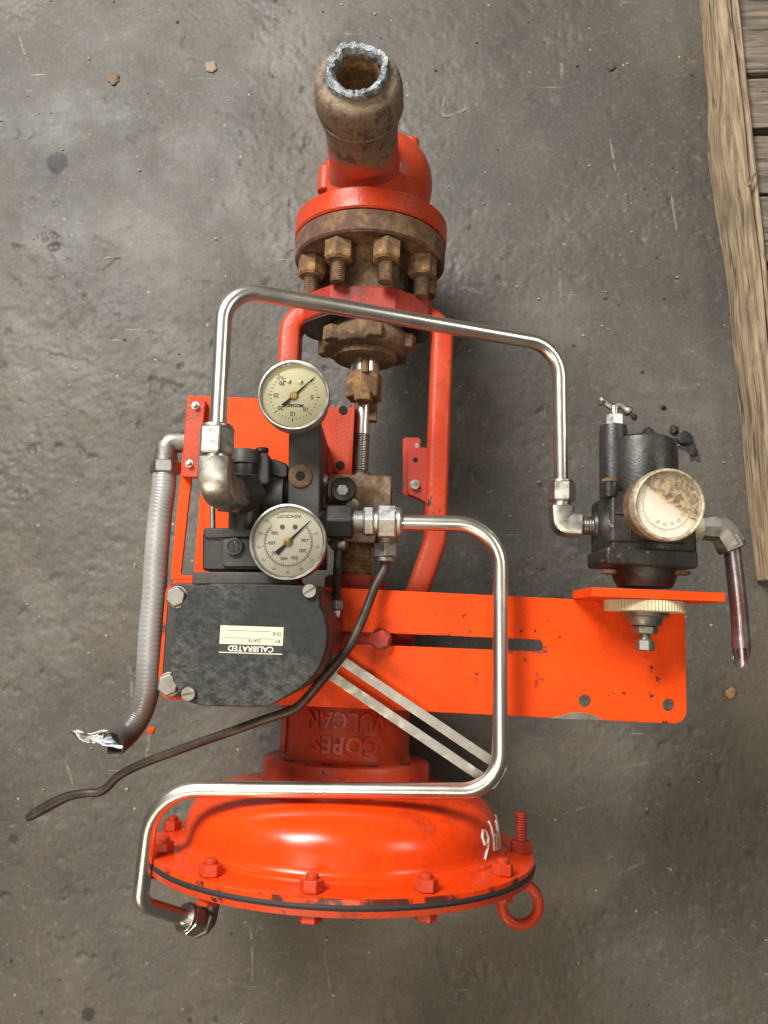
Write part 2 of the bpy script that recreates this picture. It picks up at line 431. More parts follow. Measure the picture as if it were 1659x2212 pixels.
def fillet(pts, r, k=8):
    pts = [V(p) for p in pts]; out = [pts[0]]
    for i in range(1, len(pts) - 1):
        p = pts[i]; a = pts[i - 1] - p; b = pts[i + 1] - p; la, lb = a.length, b.length; a.normalize(); b.normalize()
        th = a.angle(b); rr = r[i - 1] if isinstance(r, (list, tuple)) else r
        d = min(rr / math.tan(th / 2), la * .49, lb * .49); rr = d * math.tan(th / 2)
        c = p + (a + b).normalized() * (rr / math.sin(th / 2))
        s, e = p + a * d - c, p + b * d - c
        tot = s.angle(e); ax = s.cross(e).normalized()
        for q in range(k + 1): out.append(c + Matrix.Rotation(tot * q / k, 3, ax) @ s)
    out.append(pts[-1]); return out
def spline(pts, k=6):
    pts = [V(p) for p in pts]; out = []
    for i in range(len(pts) - 1):
        p0, p1, p2, p3 = pts[max(i - 1, 0)], pts[i], pts[i + 1], pts[min(i + 2, len(pts) - 1)]
        for q in range(k):
            t = q / k
            out.append(.5 * ((2 * p1) + (p2 - p0) * t + (2 * p0 - 5 * p1 + 4 * p2 - p3) * t * t + (3 * p1 - p0 - 3 * p2 + p3) * t ** 3))
    out.append(pts[-1]); return out
def rounded(poly, r, k=5):
    n = len(poly); out = []
    rr = r if isinstance(r, (list, tuple)) else [r] * n
    for i in range(n):
        p = Vector(poly[i][:2]); a = Vector(poly[i - 1][:2]) - p; b = Vector(poly[(i + 1) % n][:2]) - p
        if rr[i] <= 0: out.append(tuple(p)); continue
        la, lb = a.length, b.length; a.normalize(); b.normalize(); th = a.angle(b)
        d = min(rr[i] / math.tan(th / 2), la * .49, lb * .49); R = d * math.tan(th / 2)
        c = p + (a + b).normalized() * (R / math.sin(th / 2)); s = p + a * d - c; e = p + b * d - c
        a0 = math.atan2(s.y, s.x); da = math.atan2(e.y, e.x) - a0
        while da > PI: da -= 2 * PI
        while da < -PI: da += 2 * PI
        for q in range(k + 1):
            an = a0 + da * q / k; out.append((c.x + R * math.cos(an), c.y + R * math.sin(an)))
    return out
def circle(cx, cy, r, n=24): return [(cx + r * math.cos(2 * PI * i / n), cy + r * math.sin(2 * PI * i / n)) for i in range(n)]
def eval_mesh(cu, name):
    o = bpy.data.objects.new('tmp', cu); COL.objects.link(o)
    dg = bpy.context.evaluated_depsgraph_get(); dg.update()
    me = bpy.data.meshes.new_from_object(o.evaluated_get(dg)); me.name = name
    bpy.data.objects.remove(o); bpy.data.curves.remove(cu); return me
def plate_mesh(name, outline, holes, z0, z1, bev=.0006):
    cu = bpy.data.curves.new(name, 'CURVE'); cu.dimensions = '2D'; cu.fill_mode = 'BOTH'
    cu.extrude = (z1 - z0) / 2 - bev; cu.bevel_depth = bev; cu.bevel_resolution = 1; cu.offset = -bev
    for loop in [outline] + holes:
        sp = cu.splines.new('POLY'); sp.points.add(len(loop) - 1); sp.use_cyclic_u = True
        for i, p in enumerate(loop): sp.points[i].co = (p[0], p[1], 0, 1)
    me = eval_mesh(cu, name)
    me.transform(Matrix.Translation((0, 0, (z0 + z1) / 2)))
    me.materials.clear()
    me.polygons.foreach_set('use_smooth', [True] * len(me.polygons)); me.set_sharp_from_angle(angle=math.radians(30))
    return me
def text_mesh(body, size, extrude=0.0, bold=0.0, spacing=1.0):
    cu = bpy.data.curves.new('t', 'FONT'); cu.body = body; cu.size = size; cu.extrude = extrude
    cu.align_x = 'CENTER'; cu.align_y = 'CENTER'; cu.offset = bold; cu.space_character = spacing; cu.resolution_u = 3
    me = eval_mesh(cu, 'text'); me.materials.clear(); return me
def add_text(mb, body, size, x, y, z, rot, bold=0.0, sx=1.0):
    me = text_mesh(body, size, 0, bold); c, s = math.cos(rot), math.sin(rot)
    mb.add([(x + (v.co.x * sx) * c - v.co.y * s, y + (v.co.x * sx) * s + v.co.y * c, z) for v in me.vertices], [tuple(p.vertices) for p in me.polygons])
    bpy.data.meshes.remove(me)
def tag(o, label=None, cat=None, group=None, kind=None):
    if label: o['label'] = label
    if cat: o['category'] = cat
    if group: o['group'] = group
    if kind: o['kind'] = kind
    return o
def slot_screw(name, parent, c, axis, r, h, mat, ang=0.0):
    """round head with a cut slot: two half discs over a disc"""
    a, u, w = frame(axis); mb = MB(); c = V(c)
    mb.lathe(c, axis, [(r, 0), (r, h * .55), (r * .97, h * .6)], 20)
    for sgn in (1, -1):
        pts = []
        g = r * .16
        a0 = math.asin(g / r)
        for i in range(11):
            t = a0 + (PI - 2 * a0) * i / 10; pts.append((r * .95 * math.cos(t), sgn * r * .95 * math.sin(t)))
        ca, sa = math.cos(ang), math.sin(ang)
        mb.prism(pts, lambda p, q, t: c + u * (p * ca - q * sa) + w * (p * sa + q * ca) + a * t, h * .5, h)
    return part(name, mb, mat, parent)

# ================================================================== setting
import numpy as np
rng = np.random.default_rng(11)
def lattice(X, Y, f, ay=1.0, rot=0.0):
    """smooth value noise on a random lattice, f cells per metre, range -1..1"""
    c, s_ = math.cos(rot), math.sin(rot)
    U = (X * c - Y * s_) * f + 500.0; W_ = (X * s_ + Y * c) * f * ay + 500.0
    n_ = 1200; tab = rng.random((n_, n_)) * 2 - 1
    iu = np.floor(U).astype(int); iw = np.floor(W_).astype(int); fu = U - iu; fw = W_ - iw
    fu = fu * fu * (3 - 2 * fu); fw = fw * fw * (3 - 2 * fw); iu %= n_; iw %= n_
    i1 = (iu + 1) % n_; w1 = (iw + 1) % n_
    return (tab[iu, iw] * (1 - fu) + tab[i1, iw] * fu) * (1 - fw) + (tab[iu, w1] * (1 - fu) + tab[i1, w1] * fu) * fw
gx0, gx1, gy0, gy1, st_ = -.66, .66, -.62, 1.06, .0022
nx = int((gx1 - gx0) / st_); ny = int((gy1 - gy0) / st_)
xs_ = np.linspace(gx0, gx1, nx); ys_ = np.linspace(gy0, gy1, ny)
X, Y = np.meshgrid(xs_, ys_)
def fbm(f, octs, gain=.55, ay=1.0, rot=0.3):
    t = 0; a_ = 1.0
    for o_ in range(octs): t = t + a_ * lattice(X, Y, f * 2 ** o_, ay, rot + o_ * .7); a_ *= gain
    return t
zone = np.clip(fbm(5, 3) * .9 + .5, .12, 1.2)                 # rougher and smoother patches
Z = .00052 * fbm(110, 3, .78, 1.2, .2) * zone + .0002 * fbm(20, 2, .5, 1.3, .4) - .0060 * np.clip(lattice(X, Y, 150, 1.2, .1) - .72, 0, .3) * np.clip(zone, .3, 1)
Z += -.0048 * np.clip(fbm(42, 3, .65, 1.8, .25) - .78, 0, .6) * zone   # shallow chipped pits
Z += -.0022 * np.clip(lattice(X, Y, 16, 2.0, .3) + .25 * lattice(X, Y, 90, 1.0, .9) - .72, 0, .25) * 2
Z += .00022 * lattice(X, Y, 300, 1.0, .5) * np.clip(zone, .5, 1.2)
edge = np.minimum.reduce([X - gx0, gx1 - X, Y - gy0, gy1 - Y]); Z *= np.clip(edge / .03, 0, 1)
Z -= .0004
co = np.stack([X, Y, Z], -1).reshape(-1, 3)
base_i = (np.arange(ny - 1)[:, None] * nx + np.arange(nx - 1)[None, :]).reshape(-1)
quads = np.stack([base_i, base_i + 1, base_i + nx + 1, base_i + nx], -1)
S = 3.0; o_ = len(co)
rim_v = np.array([(gx0, gy0, -.0004), (gx1, gy0, -.0004), (gx1, gy1, -.0004), (gx0, gy1, -.0004), (-S, -S, -.0004), (S, -S, -.0004), (S, S, -.0004), (-S, S, -.0004)])
rim_q = np.array([(4, 5, 1, 0), (5, 6, 2, 1), (6, 7, 3, 2), (7, 4, 0, 3)]) + o_
co = np.concatenate([co, rim_v]); quads = np.concatenate([quads, rim_q])
fm = bpy.data.meshes.new('floor')
fm.vertices.add(len(co)); fm.vertices.foreach_set('co', co.astype(np.float32).ravel())
fm.loops.add(quads.size); fm.loops.foreach_set('vertex_index', quads.astype(np.int32).ravel())
fm.polygons.add(len(quads)); fm.polygons.foreach_set('loop_start', np.arange(0, quads.size, 4, dtype=np.int32))
fm.polygons.foreach_set('use_smooth', np.ones(len(quads), dtype=bool))
fm.update(calc_edges=True); fm.validate()
floor = tag(link('floor', fm, FLOORM), 'worn grey brown concrete floor', kind='structure')
# pale scuffs dragged across the concrete, half sunk in its relief
SCUFF = plain('pale_scuff', (.21, .19, .145), .9, var=.5, scale=180, bump=0)
def scuff(pts, w):
    pts = spline([(p[0], p[1], .0) for p in pts], 8); mb = MB(); n_ = len(pts)
    for i, p in enumerate(pts):
        t = (pts[min(i + 1, n_ - 1)] - pts[max(i - 1, 0)]).normalized(); nrm = Vector((-t.y, t.x, 0))
        ww = 1.7 * w * (.35 + .65 * math.sin(PI * i / (n_ - 1))) * (1 + .6 * noise.noise(p * 140))
        h = -.0003 + .0006 * noise.noise(p * 120)
        mb.v += [tuple(p + nrm * ww + Vector((0, 0, h))), tuple(p - nrm * ww + Vector((0, 0, h)))]
    mb.f += [(2 * i, 2 * i + 1, 2 * i + 3, 2 * i + 2) for i in range(n_ - 1)]
    return part('scuff_mark', mb, SCUFF, floor)
for w_, *pl in ((.0014, (0.0762, 0.6575, 0.0000), (0.0771, 0.6332, 0.0000), (0.1199, 0.6511, 0.0000)), (.0012, (0.2257, 0.7092, 0.0000), (0.2261, 0.6684, 0.0000)), (.0010, (0.2829, 0.6016, 0.0000), (0.2879, 0.5565, 0.0000)),
                (.0012, (0.0869, 0.2478, 0.0000), (0.0948, 0.2298, 0.0000)), (.0010, (0.1190, 0.1521, 0.0000), (0.1381, 0.1592, 0.0000)), (.0011, (-0.2855, -0.0466, 0.0000), (-0.2818, -0.0924, 0.0000)), (.0013, (-0.2620, -0.1186, 0.0000), (-0.2636, -0.1515, 0.0000)),
                (.0010, (-0.2830, 0.0898, 0.0000), (-0.2881, 0.0631, 0.0000)), (.0009, (0.2137, 0.4356, 0.0000), (0.2142, 0.3822, 0.0000)), (.0016, (0.0760, 0.3940, 0.0000), (0.0958, 0.4046, 0.0000), (0.1182, 0.3975, 0.0000)), (.0010, (-0.4673, 0.7465, 0.0000), (-0.4542, 0.7105, 0.0000)),
                (.0010, (0.2567, -0.1574, 0.0000), (0.3136, -0.1475, 0.0000)), (.0009, (0.1960, -0.2064, 0.0000), (0.2399, -0.1918, 0.0000)), (.0011, (0.2518, -0.2689, 0.0000), (0.2980, -0.2498, 0.0000)), (.0008, (-0.1663, -0.2498, 0.0000), (-0.1443, -0.3207, 0.0000), (-0.1405, -0.3762, 0.0000)),
                (.0010, (-0.3542, -0.1475, 0.0000), (-0.3422, -0.1771, 0.0000)), (.0009, (-0.0643, -0.3440, 0.0000), (-0.0538, -0.4035, 0.0000)), (.0010, (-0.4052, 0.2438, 0.0000), (-0.3783, 0.2523, 0.0000)), (.0009, (0.3553, 0.5268, 0.0000), (0.3595, 0.4779, 0.0000)), (.0009, (-0.3558, 0.4416, 0.0000), (-0.3053, 0.4489, 0.0000))):
    scuff(pl, w_)
# loose grit nobody could count
def grit(name, mat, count, smin, smax, label, seed, zone_=None):
    rd = random.Random(seed); mb = MB()
    for _ in range(count):
        x, y = rd.uniform(-.5, .5), rd.uniform(-.45, .85); s_ = smin + (smax - smin) * rd.random() ** 3
        a0 = rd.random() * 6.3; vs = []
        k = 6; st2 = rd.uniform(.6, 1.0)
        for lev, sc in ((-.1, 1.0), (.35, .95), (.6, .5)):
            for i in range(k):
                an = a0 + 2 * PI * i / k; q = s_ * sc * rd.uniform(.75, 1.2)
                vs.append((x + q * math.cos(an), y + q * math.sin(an) * st2, lev * s_))
        mb.add(vs, [(j * k + i, j * k + (i + 1) % k, (j + 1) * k + (i + 1) % k, (j + 1) * k + i) for j in range(2) for i in range(k)] + [tuple(2 * k + i for i in range(k))])
    return tag(part(name, mb, mat, None, ang=20), label, 'grit', kind='stuff')
grit('pale_grit', plain('pale_grit', (.30, .27, .21), .9, var=.4, scale=90, bump=0), 420, .0005, .0024, 'pale sand grains and chips scattered over the floor', 5)
grit('dark_grit', plain('dark_grit', (.060, .048, .037), .9, var=.4, scale=90, bump=0), 150, .0006, .0024, 'dark dirt crumbs scattered over the floor', 6)

# ================================================================== the valve
ZA = .168
valve = bpy.data.objects.new('control_valve', None); COL.objects.link(valve)
valve.location = (-0.03668, -0.19066, 0.0); valve.rotation_euler = (0, 0, -0.04193); valve.empty_display_size = .05
tag(valve, 'orange red pneumatic control valve assembly with gauges, lying on its side on the concrete floor', 'control valve')
YA = (0, 1, 0)
def AX(y): return (0, y, ZA)
def rim(r, deg, y):
    a = math.radians(deg); return Vector((r * math.sin(a), y, ZA + r * math.cos(a)))

# ---- actuator
DP = [(.167, .0048), (.167, .008), (.1655, .0086), (.1500, .0100), (.1440, .0112), (.1428, .0128), (.1395, .0136), (.1376, .0155), (.1367, .0195), (.1362, .0285), (.1338, .0375), (.1285, .0452), (.1205, .0510), (.109, .0552), (.095, .0578), (.080, .0590), (.060, .0595)]
act = part('actuator_casing', MB().lathe((0, 0, ZA), YA, DP, 96), DOME, valve)
part('gasket', MB().lathe((0, 0, ZA), YA, [(.150, .0004), (.1668, .0004), (.1678, .0026), (.1668, .0050), (.150, .0050)], 96), GASKET, act)
part('lower_casing', MB().lathe((0, 0, ZA), YA, [(.01, -.040), (.05, -.038), (.09, -.026), (.120, -.0145), (.138, -.0075), (.148, -.0042), (.1665, -.0036), (.167, .0006)], 96), RED, act)
part('collar', MB().lathe((0, 0, ZA), YA, [(.070, .0590), (.0745, .0605), (.0748, .0765), (.0735, .0800), (.071, .0810), (.05, .0810)], 72), RED, act)
hub = part('hub', MB().lathe((0, 0, ZA), YA, [(.0600, .0800), (.0575, .0820), (.0560, .0855), (.0556, .122), (.0550, .126), (.05, .160), (.045, .20), (.03, .205)], 64), RED, act)
for dg in (-44, -12, 22, 52):
    p = rim(.0655, dg, .0798)
    part('cap_screw', MB().lathe(p, YA, [(.0046, 0), (.0046, .0016), (.0028, .0017), (.0026, .0006)], 12), GASKET, act)
# raised cast lettering wrapped round the hub
for body, yy, w, hgt in (('COPES', .0962, .056, .0150), ('VULCAN', .1158, .068, .0150)):
    me = text_mesh(body, .02, .0019, .0007, 1.12)
    xs = [v.co.x for v in me.vertices]; ys = [v.co.y for v in me.vertices]
    kx = w / (max(xs) - min(xs)); ky = hgt / (max(ys) - min(ys)); cx = (max(xs) + min(xs)) / 2; cy = (max(ys) + min(ys)) / 2
    for v in me.vertices:
        an = -(v.co.x - cx) * kx / .0556; r = .0562 + v.co.z
        v.co = (r * math.sin(an), yy - (v.co.y - cy) * ky, ZA + r * math.cos(an))
    lt = link('cast_lettering', me, LETTER, act)
    lt['label'] = 'raised cast letters reading %s' % body
# name plate strip on the hub's left flank
part('side_strip', MB().box(-.0590, -.0540, .084, .126, ZA - .006, ZA + .016), REDW, act, .0006)
# rim nuts and bolts
nutm = MB().hexa((0, 0, 0), (0, .0085, 0), .0085).lathe((0, .0085, 0), YA, [(.0047, 0), (.0047, .0026), (.0038, .0036)], 14).mesh('nut')
headm = MB().hexa((0, 0, 0), (0, -.0062, 0), .0085).mesh('bolt_head')
for q in range(12):
    dg = -5 + 30 * q
    big = (q == 3)
    if big:
        part('rim_nut', MB().hexa((0, 0, 0), (0, .0100, 0), .0098), REDW, act, .0003, rim(.1560, dg, .0090), (0, math.radians(dg), 0))
        part('long_stud', MB().thread((0, .0100, 0), (0, .0330, 0), .0052, .0020), REDW, act, 0, rim(.1560, dg, .0090))
        continue
    link('rim_nut', nutm, REDW if q % 3 else RED, act, 0, rim(.1560, dg, .0093), (0, math.radians(dg + (q * 37) % 60), 0))
    link('bolt_head', headm, RED, act, 0, rim(.1560, dg, -.0036), (0, math.radians(dg + (q * 23) % 60), 0))
# lifting eye
ec = V((0.1543, -0.0309, 0.1860))
eye = MB().torus(ec, (0.05, .12, 1), .0160, .0046)
eye.cyl(ec + Vector((.002, .0180, 0)), (ec.x + .003, -.003, .183), .0058, .0062, 18)
part('lifting_eye', eye, RED, act)
# painted number on the casing shoulder
def dome_pt(deg, s, lift):
    for i in range(6, len(DP) - 1):
        if DP[i][1] <= s <= DP[i + 1][1]:
            f = (s - DP[i][1]) / (DP[i + 1][1] - DP[i][1]); r = DP[i][0] + (DP[i + 1][0] - DP[i][0]) * f; break
    return rim(r + lift, deg, s)
num = MB()
strokes = {'6': [(.9, .0), (.35, .45), (.1, .95), (.3, 1.35), (.7, 1.4), (.95, 1.1), (.8, .75), (.4, .72), (.15, .95)],
           '4': [(.1, .0), (.0, .8), (.85, .85), None, (.8, .1), (.75, 1.6)],
           '5': [(.9, .0), (.1, .05), (.1, .65), (.6, .6), (.9, .95), (.6, 1.4), (.0, 1.35)]}
for ch, d0, s0 in (('6', 57, .0385), ('4', 66, .0395), ('5', 75, .0385), ('1', 84, .0385)):
    seg = [[]]
    for q in strokes.get(ch, [(.5, .0), (.5, 1.5)]):
        if q is None: seg.append([])
        else: seg[-1].append(q)
    for sg in seg:
        pts = []
        for i in range(len(sg) - 1):
            for t in (0, .25, .5, .75): pts.append((sg[i][0] + (sg[i + 1][0] - sg[i][0]) * t, sg[i][1] + (sg[i + 1][1] - sg[i][1]) * t))
        pts.append(sg[-1])
        # rotated half a turn: read from the other side
        num.tube([dome_pt(d0 + (1 - p[0]) * 5.6, s0 - .0225 + .0148 * p[1] , .0001) for p in pts], .00125, 6)
part('painted_number', num, WHITE, act)

_rot = Matrix.Rotation(math.radians(-2.7), 4, 'X'); _pv = Vector((0, .004, .335))
act.matrix_basis = Matrix.Translation(_pv) @ _rot @ Matrix.Translation(-_pv)

# ---- yoke
yk = MB()
sect = rounded([(-.0105, -.014), (.0105, -.014), (.0105, .014), (-.0105, .014)], .006, 4)
for sg in (1, -1):
    pa = fillet([(sg * .030, .4880, ZA), (sg * .0735, .4880, ZA), (sg * .0728, .271, ZA), (sg * .048, .190, ZA), (sg * .040, .150, ZA)], [.024, .03, .02], 8)
    yk.tube(pa, 1, 16, True, sect)
yoke = part('yoke', yk, RED, valve)
boss = [(-.0335, .2115), (.0265, .2115), (.0355, .2040), (.0600, .1870), (.0640, .168), (.0600, .149), (.0355, .132), (.0265, .1245), (-.0335, .1245), (-.0425, .132), (-.060, .149), (-.064, .168), (-.060, .187), (-.0425, .204)]
part('yoke_boss', MB().prism(boss, lambda p, q, t: (p, t, q), .4745, .5015), REDW, yoke, .0025)
part('greasy_face', MB().prism([(p * .985, ZA + (q - ZA) * .965) for p, q in boss], lambda p, q, t: (p, t, q), .4728, .4743), plain('grease_film', (.060, .050, .040), .6, var=.6, scale=60, bump=.4), yoke)
# small bracket tab on the right leg
tb = part('bracket_tab', MB().prism(rounded([(0.0438, 0.3567, 0.1760)[:2], (0.0633, 0.3593, 0.1760)[:2], (0.0652, 0.3037, 0.1760)[:2], (0.0564, 0.3094, 0.1760)[:2], (0.0454, 0.3134, 0.1760)[:2]], .004), lambda p, q, t: (p, q, t), .168, .178), REDW, yoke, .001)
part('slotted_strip', MB().prism(rounded([(0.0392, 0.3706, 0.1640)[:2], (0.0561, 0.3713, 0.1640)[:2], (0.0580, 0.3150, 0.1640)[:2], (0.0413, 0.3143, 0.1640)[:2]], .003), lambda p, q, t: (p, q, t), .160, .1635), REDW, yoke)
part('tab_hole', MB().cyl((0.0515, 0.3459, 0.1778), (0.0515, 0.3458, 0.1784), .0024), DARK, yoke)
slot_screw('tab_screw', yoke, (0.0519, 0.3221, 0.1780), (0, 0, 1), .0046, .004, NICKEL, .3)
slm = MB().prism(rounded([(0.0514, 0.3658, 0.1636)[:2], (0.0545, 0.3659, 0.1636)[:2], (0.0547, 0.3591, 0.1636)[:2], (0.0516, 0.3590, 0.1636)[:2]], .0014), lambda p, q, t: (p, q, t), .1634, .1639)
part('strip_slot', slm, FLOORM if False else DULL, yoke)

# ---- bonnet
bon = part('bonnet', MB().lathe(AX(.470), YA, [(.030, 0), (.037, .006), (.0385, .03), (.0385, .060), (.046, .069), (.05, .0705)], 14), RUST, valve, .001, ang=20)
part('bonnet_flange', MB().lathe(AX(.5395), YA, [(.046, 0), (.0715, 0), (.0735, .002), (.0738, .0195), (.0730, .0208)], 80), RUSTD, bon)
studm = MB().thread((0, 0, 0), (0, -.040, 0), .0071, .0019, 18, .1).mesh('stud')
hnm = MB().hexa((0, -.0005, 0), (0, -.0190, 0), .0138).lathe((0, -.0190, 0), (0, -1, 0), [(.0118, 0), (.0114, .0010)], 20).mesh('stud_nut')
for q in range(8):
    dg = 17 + 45 * q
    link('stud', studm, RUST, bon, 0, rim(.0575, dg, .5395), (0, math.radians(dg), 0))
    link('stud_nut', hnm, RUSTO if q in (0, 7) else RUST, bon, 0, rim(.0575, dg, .5395), (0, math.radians(dg + 15 + (q * 41) % 50), 0))

# ---- valve body
bd = MB().ball((0.0065, .634, .157), .053, .052, .056)
bd.cyl((-.006, .622, .16), (-.006, .632, 0.0), .036, .034, 40)
bd.lathe(AX(.578), YA, [(.052, 0), (.050, .02), (.045, .05)], 40)
body = part('valve_body', bd, RED, valve)
part('body_flange', MB().lathe(AX(.5615), YA, [(.0735, 0), (.0748, .0018), (.0750, .019), (.0725, .0212), (.05, .0215)], 80), RED, body)
for p, l in (((0.0458, 0.6426, 0.1700), .024), ((0.0361, 0.6708, 0.1650), .020), ((-0.0477, 0.6284, 0.1720), .026), ((-0.0449, 0.6514, 0.1500), .02)):
    part('body_lug', MB().cyl((p[0], p[1] - l / 2, p[2]), (p[0], p[1] + l / 2, p[2]), .0082, .0078, 18), RED, body, .0015)
# burnt off inlet neck
base = Vector((-.0070, .6220, .165)); top = Vector((-.0122, .6370, .318)); ax = (top - base).normalized(); L = (top - base).length
prof = [(.0365, 0), (.0352, .030), (.0334, .045), (.0328, .062), (.0325, .080), (.0326, .092), (.0334, .0995), (.0352, .1065), (.0366, .1130), (.0369, .1150), (.0374, .1165), (.0376, .1240), (.0374, .1330), (.0366, .1395), (.0350, .1437), (.0318, .1462), (.0288, .1474), (.0270, .1486), (.0263, .1505), (.0258, .1525), (.0254, L)]
nk = MB(); nseg = 72; a, u, w = frame(ax)
def jag(i): return (noise.noise(Vector((math.cos(2 * PI * i / nseg) * 1.5, math.sin(2 * PI * i / nseg) * 1.5, 1.7))) + .35 * noise.noise(Vector((math.cos(2 * PI * i / nseg) * 6, math.sin(2 * PI * i / nseg) * 6, 4.2))))
def ring(r, t, i, jr=0, jt=0):
    an = 2 * PI * i / nseg; j = jag(i); return base + ax * (t + jt * j) + (u * math.cos(an) + w * math.sin(an)) * (r + jr * j)
vs = []
for r, t in prof:
    k = max(0, (t - .149) / (L - .149))
    wob = .0004 if t > .07 else 0
    for i in range(nseg):
        p = ring(r, t, i, .0016 * k, .0045 * k)
        vs.append(p + (p - base - ax * t).normalized() * wob * 2 * noise.noise(p * 90))
nr = len(prof)
fs = [(j * nseg + i, j * nseg + (i + 1) % nseg, (j + 1) * nseg + (i + 1) % nseg, (j + 1) * nseg + i) for j in range(nr - 1) for i in range(nseg)]
nk.add(vs, fs)
neck = part('inlet_neck', nk, BURNT, body, ang=50)
part('weld_bead', MB().torus(base + ax * .1155, ax, .0364, .0016, 60, 8), BURNT, body)
lip = MB(); vs = []
for r, dt, jr, jt in ((.0262, -.0060, .0005, .002), (.0268, -.0030, .0012, .003), (.0262, .0002, .0016, .004), (.0248, .0018, .002, .005), (.0228, .0018, .0026, .005), (.0206, .0008, .0034, .0045), (.0188, -.0025, .0040, .004), (.0186, -.0075, .003, .002)):
    for i in range(nseg):
        p = ring(r, L + dt, i, jr, jt); vs.append(p + Vector((noise.noise(p * 300), noise.noise(p * 300 + Vector((9, 0, 0))), noise.noise(p * 280 + Vector((0, 9, 0))))) * .0015)
lip.add(vs, [(j * nseg + i, j * nseg + (i + 1) % nseg, (j + 1) * nseg + (i + 1) % nseg, (j + 1) * nseg + i) for j in range(7) for i in range(nseg)])
part('torch_cut_lip', lip, SLAG, body, ang=25)
bore = MB().lathe(base, ax, [(.0189, L - .005), (.0188, .075), (.0150, .073), (.0148, .03), (.001, .028)], 48, False)
part('bore', bore, RUSTO, body)

# ---- packing nut, stem
pk = MB().lathe(AX(.4500), YA, [(.0300, 0), (.0400, .0015), (.0425, .006), (.0430, .014), (.040, .019), (.0385, .026)], 48)
for q in range(6):
    a_ = math.radians(60 * q + 12); d = Vector((math.sin(a_), 0, math.cos(a_)))
    c = V(AX(.459)) + d * .0435; t = Vector((d.z, 0, -d.x))
    lug = [c + t * x + d * z_ + Vector((0, y, 0)) for y in (-.0065, .0075) for x, z_ in ((-.0085, -.003), (.0085, -.003), (.0060, .0052), (-.0060, .0052))]
    pk.add(lug, [(0, 1, 2, 3), (7, 6, 5, 4), (0, 4, 5, 1), (1, 5, 6, 2), (2, 6, 7, 3), (3, 7, 4, 0)])
pkn = part('packing_nut', pk, RUST, valve, .0014)
part('gland', MB().lathe(AX(.4435), YA, [(.0285, 0), (.0305, .001), (.0310, .006), (.0295, .0075)], 48), RUST, pkn)
stem = part('valve_stem', MB().lathe(AX(.335), YA, [(.0072, 0), (.0072, .11), (.0070, .12)], 24).lathe(AX(.428), YA, [(.0136, 0), (.0138, .001), (.0138, .020)], 28), STEEL, valve)
part('stem_thread', MB().thread(AX(.330), AX(.371), .0078, .0016, 22), DULL, stem)
part('stem_key', MB().cyl((.0005, .427, ZA + .0150), (.0005, .447, ZA + .0140), .0042, .0042, 16), RUST, stem)
part('stem_coupling', MB().hexa(AX(.4045), AX(.4310), .0182, .3), RUSTO, stem, .0015)
part('coupling_bolt', MB().hexa((.0005, .3995, ZA + .0120), (.0005, .4100, ZA + .0120), .0092, .2), RUSTO, stem, .0008)
part('coupling_clip', MB().box(.0065, .0135, .384, .402, ZA - .006, ZA + .004), RUST, stem, .001)
part('jam_nut', MB().lathe(AX(.3275), YA, [(.0120, 0), (.0122, .003), (.0100, .0065)], 24), DULL, stem)
blk = part('stem_block', MB().box(-.0285, .0300, .2650, .3275, .142, .190), BLOCKM, valve, .0012)
part('side_cap', MB().box(.0303, .0325, .268, .318, .148, .186), RUSTD, blk, .0006)
part('spring_adjuster', MB().thread(AX(.2340), AX(.2650), .0150, .0034, 30, .1), RUSTO, blk)
part('adjuster_nut', MB().hexa(AX(.2050), AX(.2360), .0285, 0), REDW, blk, .001)
knb = part('lever_pin', MB().lathe((-0.0106, 0.3047, 0.2320), (0, 0, 1), [(.009, -.04), (.009, 0), (.0108, .001), (.0112, .006), (.0100, .009), (.006, .0095)], 32), BLACK, blk)
part('pin_bolt', MB().hexa((-0.0112, 0.3034, 0.2415), (-0.0108, 0.3024, 0.2475), .0052), DULL, blk, .0004)
part('pin_boss', MB().cyl((-0.0075, 0.3015, 0.1900), (-0.0028, 0.2940, 0.2250), .0055, .0055, 18), DULL, blk)

# ---- main mounting plate with slot, and the shelf for the regulator
ptl = (-0.1540, 0.2184, 0.2320); pbl = (-0.1561, 0.1228, 0.2320)
pz0, pz1 = .2275, .232
out = rounded([(-.157, .1235), (.2815, .1215), (.2812, .2195), (-.021, .2215), (-.060, .2225), (-.157, .2225)], [.012, .011, .003, .001, .001, .012])
slot = rounded([(-.060, .1752), (.1625, .1752), (.1625, .1852), (-.060, .1852)], .0049, 6)
mp = link('mounting_plate', plate_mesh('mounting_plate', out, [slot, circle(.1976, .1367, .0052), circle(.2667, .1363, .0052)], pz0, pz1), PLATE, valve)
part('slot_bolt', MB().cyl((.0263, .1800, .2322), (.0263, .1800, .2336), .0092, .0092, 24).hexa((.0263, .1800, .2336), (.0263, .1800, .2416), .0082, .3), REDW, mp, .0005)
part('slot_backing', MB().box(-.03, .030, .166, .194, .212, .2268), REDW, mp)
part('bare_patch', MB().prism([(.168, .12165), (.1775, .1240), (.186, .1272), (.196, .1275), (.206, .1254), (.212, .1219)], lambda p, q, t: (p, q, t), .2310, .23215), DULL, mp)
sh = [(0.1870, 0.2237, 0.2320)[0], .2815]
shx0, shx1, shy = .187, .3015, .2170
shelf = part('regulator_shelf', MB().box(.1866, .2885, .2200, .2272, .2322, .2935), ORANGE, mp, .0007)

